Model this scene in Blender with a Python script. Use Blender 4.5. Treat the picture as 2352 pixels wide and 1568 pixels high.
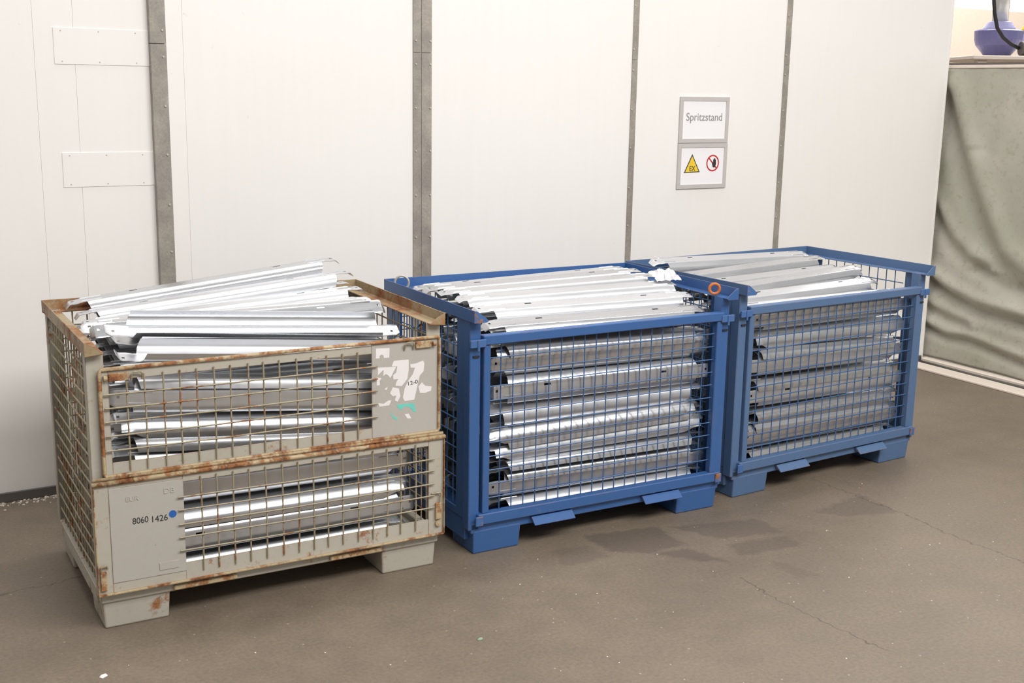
import bpy, bmesh, math, random
from mathutils import Vector, Matrix
random.seed(7)
SC = bpy.context.scene
COL = SC.collection
for o in list(bpy.data.objects):
    bpy.data.objects.remove(o)

# ------------------------------------------------------------------ camera
cam_d = bpy.data.cameras.new('camera'); cam = bpy.data.objects.new('camera', cam_d); COL.objects.link(cam)
YAW, PITCH, ROLL = 0.5181, 0.2094, 0.0172
F_ = Vector((math.sin(YAW)*math.cos(PITCH), math.cos(YAW)*math.cos(PITCH), -math.sin(PITCH)))
R_ = Vector((math.cos(YAW), -math.sin(YAW), 0)); U_ = R_.cross(F_)
R2 = R_*math.cos(ROLL)+U_*math.sin(ROLL); U2 = U_*math.cos(ROLL)-R_*math.sin(ROLL)
cam.matrix_world = Matrix(((R2.x, U2.x, -F_.x, -0.6236), (R2.y, U2.y, -F_.y, -3.7586), (R2.z, U2.z, -F_.z, 1.7589), (0, 0, 0, 1)))
cam_d.sensor_width = 36; cam_d.lens = 2730.8/2352*36; cam_d.clip_start = 0.05; cam_d.clip_end = 200
SC.camera = cam

# ------------------------------------------------------------------ light
w = bpy.data.worlds.new('world'); SC.world = w; w.use_nodes = True
bg = w.node_tree.nodes['Background']; bg.inputs[0].default_value = (1.0, 0.975, 0.95, 1); bg.inputs[1].default_value = 0.50
def area(name, loc, rot, sx, sy, power, col=(1, .98, .95)):
    d = bpy.data.lights.new(name, 'AREA'); d.shape = 'RECTANGLE'; d.size = sx; d.size_y = sy; d.energy = power; d.color = col
    o = bpy.data.objects.new(name, d); COL.objects.link(o); o.location = loc; o.rotation_euler = rot
    return o
area('skylight_front', (2.4, -4.0, 4.8), (math.radians(38), 0, 0), 6.5, 1.8, 375)
area('skylight_rear', (2.4, 1.2, 6.0), (0, 0, 0), 8.0, 0.9, 130)
area('bay_fill', (11.0, 4.6, 5.6), (0, 0, 0), 5.0, 2.0, 420)  # added fill lamp that brightens the far wall and equipment behind the curtain
SC.view_settings.view_transform = 'Standard'; SC.view_settings.look = 'None'
SC.view_settings.gamma = 1.0; SC.view_settings.use_curve_mapping = False; SC.view_settings.exposure = 0.07

# ------------------------------------------------------------------ materials
def srgb(r, g, b):
    f = lambda c: (c/255/12.92) if c/255 <= .04045 else ((c/255+.055)/1.055)**2.4
    return (f(r), f(g), f(b), 1)
class NT:
    def __init__(s, name):
        s.m = bpy.data.materials.new(name); s.m.use_nodes = True; s.t = s.m.node_tree
        s.b = s.t.nodes['Principled BSDF']; s.tc = s.t.nodes.new('ShaderNodeTexCoord'); s.obj = s.tc.outputs['Object']
    def n(s, typ, **k):
        x = s.t.nodes.new(typ)
        for a, v in k.items(): setattr(x, a, v)
        return x
    def set(s, sock, v):
        if hasattr(v, 'is_output') or isinstance(v, bpy.types.NodeSocket): s.t.links.new(v, sock)
        else: sock.default_value = v
    def math(s, op, a, b=0.0, c=None, clamp=False):
        x = s.n('ShaderNodeMath', operation=op, use_clamp=clamp); s.set(x.inputs[0], a); s.set(x.inputs[1], b)
        if c is not None: s.set(x.inputs[2], c)
        return x.outputs[0]
    def noise(s, scale, detail=4, rough=.55, vec=None, dist=0):
        x = s.n('ShaderNodeTexNoise'); s.t.links.new(vec or s.obj, x.inputs['Vector'])
        x.inputs['Scale'].default_value = scale; x.inputs['Detail'].default_value = detail; x.inputs['Roughness'].default_value = rough; x.inputs['Distortion'].default_value = dist
        return x.outputs[0]
    def map(s, loc=(0, 0, 0), sc=(1, 1, 1), src=None):
        x = s.n('ShaderNodeMapping'); s.t.links.new(src or s.obj, x.inputs[0]); x.inputs['Location'].default_value = loc; x.inputs['Scale'].default_value = sc
        return x.outputs[0]
    def step(s, v, lo, hi):
        x = s.n('ShaderNodeMapRange', interpolation_type='SMOOTHSTEP'); s.set(x.inputs[0], v); x.inputs[1].default_value = lo; x.inputs[2].default_value = hi
        return x.outputs[0]
    def mix(s, f, a, b):
        x = s.n('ShaderNodeMix', data_type='RGBA'); s.set(x.inputs[0], f); s.set(x.inputs[6], a); s.set(x.inputs[7], b)
        return x.outputs[2]
    def scale(s, c, f):
        x = s.n('ShaderNodeMix', data_type='RGBA', blend_type='MULTIPLY'); x.inputs[0].default_value = 1; s.set(x.inputs[6], c)
        y = s.n('ShaderNodeCombineColor'); [s.set(y.inputs[i], f) for i in range(3)]; s.t.links.new(y.outputs[0], x.inputs[7])
        return x.outputs[2]
    def bump(s, h, strength=.2, dist=.01):
        x = s.n('ShaderNodeBump'); s.set(x.inputs['Height'], h); x.inputs['Strength'].default_value = strength; x.inputs['Distance'].default_value = dist
        s.t.links.new(x.outputs[0], s.b.inputs['Normal'])
    def out(s, col=None, rough=None, metal=None):
        if col is not None: s.set(s.b.inputs['Base Color'], col)
        if rough is not None: s.set(s.b.inputs['Roughness'], rough)
        if metal is not None: s.set(s.b.inputs['Metallic'], metal)
        return s.m
def plain(name, col, rough=.5, metal=0.0, var=.08, scale=30):
    q = NT(name); nz = q.noise(scale)
    q.bump(nz, .08, .003)
    return q.out(q.scale(col, q.math('MULTIPLY_ADD', nz, 2*var, 1-var)), rough, metal)
def painted(name, col, rust=.35, dirt=.25, rough=.5, geo_seed=0.0, scale=9.0, soft=.05, chip=.6):
    """old paint with rust blooms and chipped edges; rust 0..1 is the share of rust"""
    q = NT(name)
    info = q.n('ShaderNodeNewGeometry'); pos = q.map(loc=(geo_seed, geo_seed*.7, 0), src=info.outputs['Position'])
    n1 = q.noise(scale, 6, .65, vec=pos); n2 = q.noise(55, 3, .6, vec=pos); n3 = q.noise(3.2, 3, .5, vec=pos)
    mixn = q.math('ADD', q.math('MULTIPLY', n1, .75), q.math('MULTIPLY', n2, .25))
    th = .72-.36*rust
    mask = q.step(mixn, th-.02, th+soft)
    bv = q.n('ShaderNodeBevel', samples=4); bv.inputs['Radius'].default_value = .004
    dt = q.n('ShaderNodeVectorMath', operation='DOT_PRODUCT'); q.t.links.new(bv.outputs[0], dt.inputs[0]); q.t.links.new(info.outputs['Normal'], dt.inputs[1])
    edge = q.step(q.math('SUBTRACT', 1.0, dt.outputs['Value']), .03, .12)
    edge = q.math('MULTIPLY', edge, q.math('MULTIPLY', q.step(n1, .62-.3*chip, .70-.2*chip), min(1, .55+.4*chip)))
    mask = q.math('MAXIMUM', mask, edge)
    rustcol = q.mix(q.step(n2, .35, .65), srgb(108, 66, 42), srgb(160, 110, 68))
    base = q.scale(col, q.math('MULTIPLY_ADD', n3, .35*dirt*2, 1-.35*dirt))
    base = q.mix(q.math('MULTIPLY', q.step(n2, .5, .8), dirt*.5), base, srgb(128, 116, 98))
    q.bump(q.math('ADD', mixn, q.math('MULTIPLY', mask, .4)), .2, .004)
    return q.out(q.mix(mask, base, rustcol), q.math('MULTIPLY_ADD', mask, .35, rough), 0.0)
def make_galv():
    q = NT('galvanised_steel')
    info = q.n('ShaderNodeObjectInfo'); rnd = info.outputs['Random']
    st = q.map(sc=(1.2, 14, 14)); n1 = q.noise(3, 4, .6, vec=st); n2 = q.noise(40, 2, .5)
    v = q.math('ADD', q.math('MULTIPLY_ADD', n1, .26, .68), q.math('MULTIPLY', rnd, .26))
    col = q.scale((.66, .672, .70, 1), v)
    tint = q.mix(q.math('MULTIPLY', q.step(n1, .52, .75), .25), col, srgb(196, 190, 184))
    rg = q.math('ADD', q.math('MULTIPLY_ADD', n1, .18, .15), q.math('MULTIPLY', rnd, .12))
    q.bump(n2, .012, .002)
    return q.out(tint, rg, .87)
M = {}
M['galv'] = make_galv()
M['grey'] = painted('grey_paint_worn', srgb(180, 175, 163), .40, .32, soft=.08, chip=1.0)
M['grey_clean'] = painted('grey_paint_plate', srgb(180, 176, 169), .12, .12, geo_seed=3)
M['grey_rim'] = painted('grey_paint_rusty_rim', srgb(160, 142, 112), .66, .6, geo_seed=5, scale=4.5, soft=.11, chip=.9)
M['grey_edge'] = painted('grey_paint_rusty_edge', srgb(184, 164, 130), .70, .5, geo_seed=8, scale=12, soft=.08)
M['grey_wire'] = painted('grey_wire', srgb(156, 145, 120), .46, .5, geo_seed=1, chip=0)
M['emboss'] = plain('grey_paint_relief', srgb(184, 180, 173), .5)
M['blue'] = painted('blue_paint', srgb(56, 96, 152), .16, .12, .42, geo_seed=2, chip=.55)
M['blue_dull'] = painted('blue_paint_dusty', srgb(82, 110, 148), .14, .22, .5, geo_seed=6)
M['blue_rust'] = painted('blue_paint_chipped', srgb(66, 104, 158), .48, .3, .5, geo_seed=4)
M['blue_wire'] = painted('blue_wire', srgb(62, 98, 146), .18, .2, .4, chip=0)
M['orange'] = plain('orange_ring_paint', srgb(196, 112, 58), .5)
M['ring_grey'] = plain('ring_zinc', srgb(190, 184, 172), .45, .3)
M['dark'] = plain('black_rubber', srgb(38, 36, 36), .6)
M['skirt'] = plain('dark_skirting', srgb(92, 88, 84), .6)
M['sign_frame'] = plain('sign_frame_aluminium', srgb(196, 191, 188), .5, .0, .04)
M['sign_white'] = plain('sign_sheet', srgb(246, 244, 246), .4, 0, .01)
M['ink_grey'] = plain('ink_grey', srgb(150, 146, 146), .6)
M['ink_black'] = plain('ink_black', srgb(46, 46, 48), .6)
M['ink_yellow'] = plain('sign_yellow', srgb(240, 205, 60), .5)
M['ink_red'] = plain('sign_red', srgb(196, 44, 52), .5)
M['sticker_blue'] = plain('sticker_blue', srgb(38, 98, 178), .4)
M['paper'] = plain('paper_remnant', srgb(232, 228, 228), .7, 0, .05)
M['teal'] = plain('teal_paint', srgb(112, 205, 192), .6)
M['white_kerb'] = plain('white_kerb', srgb(226, 214, 202), .6)
M['film'] = plain('white_plastic_film', srgb(236, 234, 236), .3)
M['leaf'] = plain('green_scrap', srgb(150, 172, 142), .6)
M['purple'] = plain('violet_enamel', srgb(112, 110, 158), .4)
M['purple_light'] = plain('pale_violet_enamel', srgb(168, 166, 208), .4)
M['pipe'] = plain('bright_pipe', srgb(222, 224, 222), .3, .4)
M['yellow'] = plain('yellow_cap', srgb(238, 206, 70), .5)
M['teal_box'] = plain('grey_green_motor', srgb(120, 150, 154), .5)
M['beige'] = plain('beige_render', srgb(222, 206, 190), .8)

def wall_mat():
    q = NT('white_wall_panel')
    g = q.n('ShaderNodeNewGeometry').outputs['Position']
    n1 = q.noise(1.4, 4, .6, vec=g); n2 = q.noise(26, 3, .6, vec=g); v = q.noise(6, 2, .5, vec=q.map(sc=(6, 6, .35), src=g))
    f = q.math('ADD', q.math('MULTIPLY_ADD', n1, .05, .955), q.math('MULTIPLY_ADD', v, .03, -.015))
    col = q.scale(srgb(245, 242, 239), f)
    speck = q.step(n2, .73, .78)
    col = q.mix(q.math('MULTIPLY', speck, .25), col, srgb(190, 184, 176))
    return q.out(col, .38)
M['wall'] = wall_mat(); M['hall'] = plain('grey_light_blocker', srgb(128, 122, 115), .7)  # the grey is for the added light-blocking wall at left
def strip_mat():
    q = NT('weathered_steel_strip')
    g = q.n('ShaderNodeNewGeometry').outputs['Position']
    n1 = q.noise(7, 5, .65, vec=g); n2 = q.noise(120, 2, .6, vec=g)
    c = q.mix(q.step(n1, .35, .7), srgb(146, 139, 132), srgb(170, 162, 152))
    c = q.scale(c, q.math('MULTIPLY_ADD', n2, .5, .75))
    return q.out(c, .5, .1)
M['strip'] = strip_mat()
def curtain_mat():
    q = NT('green_tarpaulin')
    g = q.n('ShaderNodeNewGeometry').outputs['Position']
    n1 = q.noise(2.5, 5, .6, vec=g); n2 = q.noise(28, 4, .65, vec=g)
    c = q.mix(q.step(n1, .35, .7), srgb(166, 165, 150), srgb(182, 178, 167))
    low = q.n('ShaderNodeSeparateXYZ'); q.t.links.new(g, low.inputs[0])
    dirt = q.math('MULTIPLY', q.step(n2, .5, .75), .45)
    c = q.mix(dirt, c, srgb(140, 128, 108))
    q.bump(n2, .1, .004)
    return q.out(c, .55)
M['curtain'] = curtain_mat()

PATCHES = [
    ([(1.874, .037), (1.885, -.162), (2.004, -.246), (2.193, -.238), (2.214, -.026)], .62),
    ([(2.01, -.255), (2.176, -.268), (2.24, -.457), (2.131, -.396)], .6),
    ([(2.251, -.045), (2.65, -.142), (2.637, -.311), (2.347, -.25)], .5),
    ([(2.344, -.309), (2.619, -.346), (2.598, -.463), (2.311, -.423)], .5),
    ([(2.921, -.184), (3.277, -.111), (3.249, -.357), (2.99, -.278)], .45),
    ([(1.698, -.038), (1.829, -.052), (1.856, -.205), (1.645, -.206)], .32),
    ([(2.369, -.523), (2.412, -.546), (2.456, -.716), (2.356, -.704)], .3),
]
CRACKS = [((3.234, .146), (3.254, -.353)), ((3.254, -.353), (3.233, -.703)), ((3.233, -.703), (3.26, -.98)), ((3.26, -.98), (3.22, -1.6)),
          ((-.9, .42), (-.086, .501)), ((-.086, .501), (.2, .56)), ((2.171, -.583), (2.165, -.897)), ((2.165, -.897), (2.215, -1.285))]
def floor_mat():
    q = NT('worn_concrete')
    g = q.n('ShaderNodeNewGeometry').outputs['Position']
    n1 = q.noise(.9, 5, .6, vec=g); n2 = q.noise(7, 6, .65, vec=g); n3 = q.noise(75, 4, .7, vec=g); n4 = q.noise(22, 4, .6, vec=q.map(loc=(3, 9, 0), src=g))
    c = q.mix(q.step(n1, .3, .72), srgb(113, 101, 88), srgb(125, 112, 97))
    c = q.scale(c, q.math('MULTIPLY_ADD', n2, .34, .83))
    c = q.scale(c, q.math('MULTIPLY_ADD', n3, .8, .60))
    c = q.mix(q.math('MULTIPLY', q.step(n4, .62, .72), .35), c, srgb(104, 94, 86))
    # ragged coordinates for patches and cracks
    nv = q.n('ShaderNodeTexNoise'); q.t.links.new(g, nv.inputs['Vector']); nv.inputs['Scale'].default_value = 22; nv.inputs['Detail'].default_value = 3
    vm = q.n('ShaderNodeVectorMath', operation='MULTIPLY_ADD'); q.t.links.new(nv.outputs['Color'], vm.inputs[0]); vm.inputs[1].default_value = (.07, .07, 0); q.t.links.new(g, vm.inputs[2])
    vs = q.n('ShaderNodeVectorMath', operation='SUBTRACT'); q.t.links.new(vm.outputs[0], vs.inputs[0]); vs.inputs[1].default_value = (.035, .035, 0)
    P = vs.outputs[0]
    def dot(v, off):
        d = q.n('ShaderNodeVectorMath', operation='DOT_PRODUCT'); q.t.links.new(P, d.inputs[0]); d.inputs[1].default_value = (v[0], v[1], 0)
        return q.math('SUBTRACT', d.outputs['Value'], off)
    for pts, amt in PATCHES:
        cx = sum(p[0] for p in pts)/len(pts); cy = sum(p[1] for p in pts)/len(pts); cur = None
        for i, a in enumerate(pts):
            b = pts[(i+1) % len(pts)]; nx, ny = -(b[1]-a[1]), b[0]-a[0]; l = math.hypot(nx, ny); nx /= l; ny /= l
            if (cx-a[0])*nx+(cy-a[1])*ny < 0: nx, ny = -nx, -ny
            h = dot((nx, ny), a[0]*nx+a[1]*ny); cur = h if cur is None else q.math('MINIMUM', cur, h)
        m = q.math('MULTIPLY', q.step(cur, -.016, .018), q.math('MULTIPLY_ADD', n2, .8*amt, .35*amt))
        c = q.mix(m, c, srgb(78, 68, 63))
    cm = None
    for a, b in CRACKS:
        tx, ty = b[0]-a[0], b[1]-a[1]; l = math.hypot(tx, ty); tx /= l; ty /= l
        along = dot((tx, ty), a[0]*tx+a[1]*ty); across = q.math('ABSOLUTE', dot((-ty, tx), -a[0]*ty+a[1]*tx))
        e = q.math('MINIMUM', along, q.math('SUBTRACT', l, along))
        h = q.math('MULTIPLY', q.step(across, .0045, .0015), q.step(e, -.004, .004))
        cm = h if cm is None else q.math('MAXIMUM', cm, h)
    c = q.mix(q.math('MULTIPLY', cm, .6), c, srgb(62, 54, 50))
    spk = q.n('ShaderNodeTexVoronoi'); q.t.links.new(g, spk.inputs['Vector']); spk.inputs['Scale'].default_value = 16
    c = q.mix(q.math('MULTIPLY', q.step(spk.outputs['Distance'], .07, .04), .5), c, srgb(196, 186, 172))
    q.bump(q.math('ADD', n3, n2), .12, .004)
    return q.out(c, q.math('MULTIPLY_ADD', n2, .25, .45))
M['floor'] = floor_mat()
def emit(name, col, s):
    m = bpy.data.materials.new(name); m.use_nodes = True; t = m.node_tree; t.nodes.clear()
    e = t.nodes.new('ShaderNodeEmission'); e.inputs[0].default_value = col; e.inputs[1].default_value = s
    o = t.nodes.new('ShaderNodeOutputMaterial'); t.links.new(e.outputs[0], o.inputs[0]); return m
M['daylight'] = emit('daylight_pane', (1, 1, 1, 1), 2.2)

# ------------------------------------------------------------------ mesh helpers
class MB:
    def __init__(s): s.v = []; s.f = []
    def add(s, vs, fs):
        k = len(s.v); s.v += [tuple(p) for p in vs]; s.f += [tuple(i+k for i in f) for f in fs]; return s
    def box(s, x0, x1, y0, y1, z0, z1, top=None):
        """top=(dx,dy): shrink of the bottom face on each side"""
        a, b = top or (0, 0)
        return s.add([(x0+a, y0+b, z0), (x1-a, y0+b, z0), (x1-a, y1-b, z0), (x0+a, y1-b, z0), (x0, y0, z1), (x1, y0, z1), (x1, y1, z1), (x0, y1, z1)],
                     [(3, 2, 1, 0), (4, 5, 6, 7), (0, 1, 5, 4), (1, 2, 6, 5), (2, 3, 7, 6), (3, 0, 4, 7)])
    def prism(s, pts, axis, a, b):
        """polygon pts (2D) extruded along axis between a and b"""
        def put(p, t): return {'x': (t, p[0], p[1]), 'y': (p[0], t, p[1]), 'z': (p[0], p[1], t)}[axis]
        n = len(pts); vs = [put(p, a) for p in pts]+[put(p, b) for p in pts]
        return s.add(vs, [tuple(range(n)), tuple(range(2*n-1, n-1, -1))]+[(i, i+n, (i+1) % n+n, (i+1) % n) for i in range(n)])
    def tube(s, path, r, n=6, cap=True, closed=False):
        path = [Vector(p) for p in path]; L = len(path); vs = []; fs = []; up = None
        for i, p in enumerate(path):
            if closed: d = path[(i+1) % L]-path[i-1]
            else: d = path[min(i+1, L-1)]-path[max(i-1, 0)]
            d.normalize()
            if up is None:
                up = Vector((0, 0, 1)) if abs(d.z) < .9 else Vector((0, 1, 0))
            a = d.cross(up).normalized(); b = a.cross(d).normalized(); up = b
            for k in range(n):
                t = 2*math.pi*k/n; vs.append(p+a*(r*math.cos(t))+b*(r*math.sin(t)))
        for i in range(L if closed else L-1):
            j = (i+1) % L
            for k in range(n): fs.append((i*n+k, i*n+(k+1) % n, j*n+(k+1) % n, j*n+k))
        if cap and not closed: fs += [tuple(range(n-1, -1, -1)), tuple(range((L-1)*n, L*n))]
        return s.add(vs, fs)
    def lathe(s, prof, c, n=24):
        """prof list of (r,z) about vertical axis at c"""
        vs = []; fs = []
        for r, z in prof:
            for k in range(n): t = 2*math.pi*k/n; vs.append((c[0]+r*math.cos(t), c[1]+r*math.sin(t), c[2]+z))
        for i in range(len(prof)-1):
            for k in range(n): fs.append((i*n+k, i*n+(k+1) % n, (i+1)*n+(k+1) % n, (i+1)*n+k))
        fs += [tuple(range(n-1, -1, -1)), tuple(range((len(prof)-1)*n, len(prof)*n))]
        return s.add(vs, fs)
    def mesh(s, name):
        me = bpy.data.meshes.new(name); me.from_pydata(s.v, [], s.f); me.validate(); 
        bm = bmesh.new(); bm.from_mesh(me); bmesh.ops.recalc_face_normals(bm, faces=bm.faces); bm.to_mesh(me); bm.free()
        return me
    def build(s, name, mat, parent=None, bevel=0, smooth=False, seg=1):
        me = s.mesh(name); me.materials.append(M[mat])
        o = bpy.data.objects.new(name, me); COL.objects.link(o); o.parent = parent
        if smooth: me.shade_smooth()
        if bevel:
            b = o.modifiers.new('bevel', 'BEVEL'); b.width = bevel; b.segments = seg; b.limit_method = 'ANGLE'; b.angle_limit = .6
        return o
def tag(o, label=None, cat=None, group=None, kind=None):
    for k, v in (('label', label), ('category', cat), ('group', group), ('kind', kind)):
        if v: o[k] = v
    return o
def empty(name, loc, rz=0):
    o = bpy.data.objects.new(name, None); COL.objects.link(o); o.location = loc; o.rotation_euler = (0, 0, rz); o.empty_display_size = .1
    return o
def text_mesh(name, txt, size, mat, parent, mtx, extrude=.0004, width=None, squeeze=1.0):
    c = bpy.data.curves.new(name, 'FONT'); c.body = txt; c.size = size; c.extrude = extrude; c.align_x = 'CENTER'; c.align_y = 'CENTER'
    t = bpy.data.objects.new(name+'_src', c); COL.objects.link(t)
    dg = bpy.context.evaluated_depsgraph_get(); me = bpy.data.meshes.new_from_object(t.evaluated_get(dg))
    bpy.data.objects.remove(t); bpy.data.curves.remove(c)
    xs = [v.co.x for v in me.vertices]; wd = max(xs)-min(xs)
    f = (width/wd) if width else squeeze
    for v in me.vertices: v.co.x *= f
    me.materials.clear(); me.materials.append(M[mat]); me.name = name
    o = bpy.data.objects.new(name, me); COL.objects.link(o); o.parent = parent; o.matrix_local = mtx
    return o
FACE = Matrix.Rotation(math.radians(90), 4, 'X')     # xy-text -> stands in the xz plane, facing -y
def at(x, y, z): return Matrix.Translation((x, y, z)) @ FACE

# ------------------------------------------------------------------ floor
fl = MB().add([(-14, -14, 0), (22, -14, 0), (22, 16, 0), (-14, 16, 0)], [(0, 1, 2, 3)]).build('floor', 'floor'); tag(fl, kind='structure')

# ------------------------------------------------------------------ back wall
WA = 0.0388
wall = MB().box(-7, 5.685, .05, .16, 0, 3.6).build('wall_back', 'wall'); wall.location = (0, 1.4864, 0); wall.rotation_euler = (0, 0, WA)
tag(wall, kind='structure')
edges = [-7, -4.6, -3.4, -2.2, -1.1, .125, .282, .617, .732, 1.88, 3.163, 4.28, 5.69]
for a, b in zip(edges[:-1], edges[1:]):
    MB().box(a+.0003, b-.0003, 0, .05, .0, 3.6).build('panel', 'wall', wall, bevel=.0004)
for z0, z1, t0 in ((1.826, 1.972, .201), (1.325, 1.468, .208)):
    p = MB().box(t0, .588, -.003, -.0002, z0, z1).build('patch_plate', 'wall', wall, bevel=.0008)
    mb = MB()
    for t in (t0+.03, t0+.18, t0+.33):
        for z in (z0+.012, z1-.012): mb.prism([(t+.003*math.cos(k*math.pi/3), z+.003*math.sin(k*math.pi/3)) for k in range(6)], 'y', -.0046, -.003)
    mb.build('rivets', 'sign_frame', p)
def rivets(parent, pos, y):
    for t, z in pos:
        MB().prism([(t+.0055*math.cos(k*math.pi/4), z+.0055*math.sin(k*math.pi/4)) for k in range(8)], 'y', y-.004, y).build('rivet', 'ring_grey', parent, bevel=.0015)
RZ = (1.975, 1.866, 1.66, 1.455, 1.24, 1.034, .83, .62, .41, .2)
def strip(idx, t0, t1, depth, riv_t, joint=1.92, split=None):
    mb = MB().box(t0, t1, -depth, -.0002, .0, joint-.001)
    o = mb.build('trim_%d' % idx, 'strip', wall, bevel=.001)
    MB().box(t0, t1, -depth, -.0002, joint+.001, 3.6).build('upper_strip', 'strip', o, bevel=.001)
    rivets(o, [(riv_t, z) for z in RZ]+[(riv_t, 2.2), (riv_t, 2.5)], -depth)
    return o
strip(1, .584, .652, .03, .637); strip(2, 1.835, 1.8775, .006, 1.85); strip(3, 1.881, 1.936, .006, 1.928)
strip(4, 3.146, 3.182, .006, 3.152); strip(5, 4.254, 4.294, .006, 4.262)
bb = MB().box(-7, 5.68, -.012, -.0002, 0, .042).build('baseboard_back', 'skirt', wall, bevel=.002)
MB().box(5.69, 5.70, -.004, .16, 0, 3.6).build('trim_6', 'wall', wall)

wl = MB().box(-6.8, -6.6, -14, 1.2, 0, 6).build('left_light_blocker', 'hall'); tag(wl, kind='structure')  # unseen wall added to block ambient light and darken the cages' left sides
# ------------------------------------------------------------------ signs on the wall
def on_wall(t, z, off=0):
    n = Vector((math.sin(WA), -math.cos(WA), 0)); return Vector((t*math.cos(WA), 1.4864+t*math.sin(WA), z))+n*off
def sign(name, label, t0, t1, z0, z1):
    r = empty(name, on_wall((t0+t1)/2, z0), WA); tag(r, label, 'sign')
    w2 = (t1-t0)/2; h = z1-z0; b = .024
    for k, q in enumerate(((-w2, w2, 0, b), (-w2, w2, h-b, h), (-w2, -w2+b, b, h-b), (w2-b, w2, b, h-b))):
        MB().box(q[0], q[1], -.010, -.0005, q[2], q[3]).build('frame_bar', 'sign_frame', r, bevel=.001)
    MB().box(-w2+b, w2-b, -.006, -.0005, b, h-b).build('sheet', 'sign_white', r)
    return r
s1 = sign('room_sign', 'white framed wall sign reading Spritzstand in grey letters', 3.486, 3.845, 1.478, 1.733)
text_mesh('lettering', 'Spritzstand', .062, 'ink_grey', s1, at(.0, -.0068, .142), width=.262)
s2 = sign('warning_sign', 'white framed wall sign with yellow EX triangle and red no-entry circle', 3.486, 3.847, 1.223, 1.476)
def flat(name, pts, mat, parent, y0, y1): return MB().prism(pts, 'y', y1, y0).build(name, mat, parent)
TX = 3.6665
tri = flat('warning_triangle', [(3.534-TX, .089), (3.650-TX, .092), (3.590-TX, .194)], 'ink_black', s2, -.0062, -.0068)
flat('yellow_field', [(3.543-TX, .094), (3.641-TX, .0965), (3.590-TX, .182)], 'ink_yellow', tri, -.0069, -.0072)
text_mesh('lettering', 'EX', .040, 'ink_black', tri, at(3.593-TX, -.0076, .112), width=.042)
cx, cz, ro, ri = 3.743-TX, .141, .047, .039
ringp = MB(); n = 40; vs = []
for k in range(n):
    t = 2*math.pi*k/n
    for r in (ro, ri):
        for y in (-.0062, -.0070): vs.append((cx+r*math.cos(t), y, cz+r*math.sin(t)))
fs = []
for k in range(n):
    a = 4*k; b = 4*((k+1) % n); fs += [(a+1, b+1, b+3, a+3), (a, a+1, b+1, b)[::-1], (a+2, a+3, b+3, b+2)]
ringp.add(vs, fs); rg = ringp.build('prohibition_ring', 'ink_red', s2)
d = .707; hw = .0028
flat('slash', [(cx-ri*d-hw, cz+ri*d-hw), (cx-ri*d+hw, cz+ri*d+hw), (cx+ri*d+hw, cz-ri*d+hw), (cx+ri*d-hw, cz-ri*d-hw)], 'ink_red', rg, -.0062, -.0066)
hand = MB()
hand.prism([(cx+.002, cz-.024), (cx+.018, cz-.024), (cx+.024, cz-.006), (cx+.024, cz+.006), (cx+.004, cz+.006), (cx-.004, cz-.004), (cx-.002, cz-.012)], 'y', -.0074, -.0066)
for i, (dx, top) in enumerate(((.0055, .022), (.0105, .028), (.0155, .027), (.0205, .020))):
    hand.prism([(cx+dx-.002, cz+.006), (cx+dx+.002, cz+.006), (cx+dx+.002, cz+top-.001), (cx+dx, cz+top), (cx+dx-.002, cz+top-.001)], 'y', -.0074, -.0066)
hand.prism([(cx-.004, cz-.004), (cx-.0005, cz-.002), (cx-.006, cz+.009), (cx-.009, cz+.007)], 'y', -.0074, -.0066)
hand.build('hand_symbol', 'ink_black', rg)

# ------------------------------------------------------------------ tarpaulin curtain, kerb and what stands behind
FOLDS = [  # creases of the slack sheet: (distance along the sheet, height) points, depth, width
    ([(-.031, 1.703), (.068, 1.455), (.194, 1.183), (.338, .916), (.479, .71), (.696, .576), (1.1, .45)], .055, .075),
    ([(-.20, 1.12), (-.054, .962), (.112, .777), (.247, .679), (.388, .636)], .034, .05),
    ([(.355, .637), (.53, .564), (.702, .522), (1.2, .42)], .030, .05),
    ([(-.25, .60), (-.059, .52), (.134, .431), (.352, .374), (.724, .346), (1.4, .32)], .060, .045),
    ([(-.2, .39), (-.037, .329), (.153, .273), (.297, .255)], .025, .035),
    ([(-.2, .25), (-.022, .197), (.131, .15), (.308, .161), (.43, .15), (.584, .123), (.754, .102), (1.4, .06)], .045, .030),
    ([(.419, 1.869), (.368, 1.63), (.329, 1.412)], .016, .06)]
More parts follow.
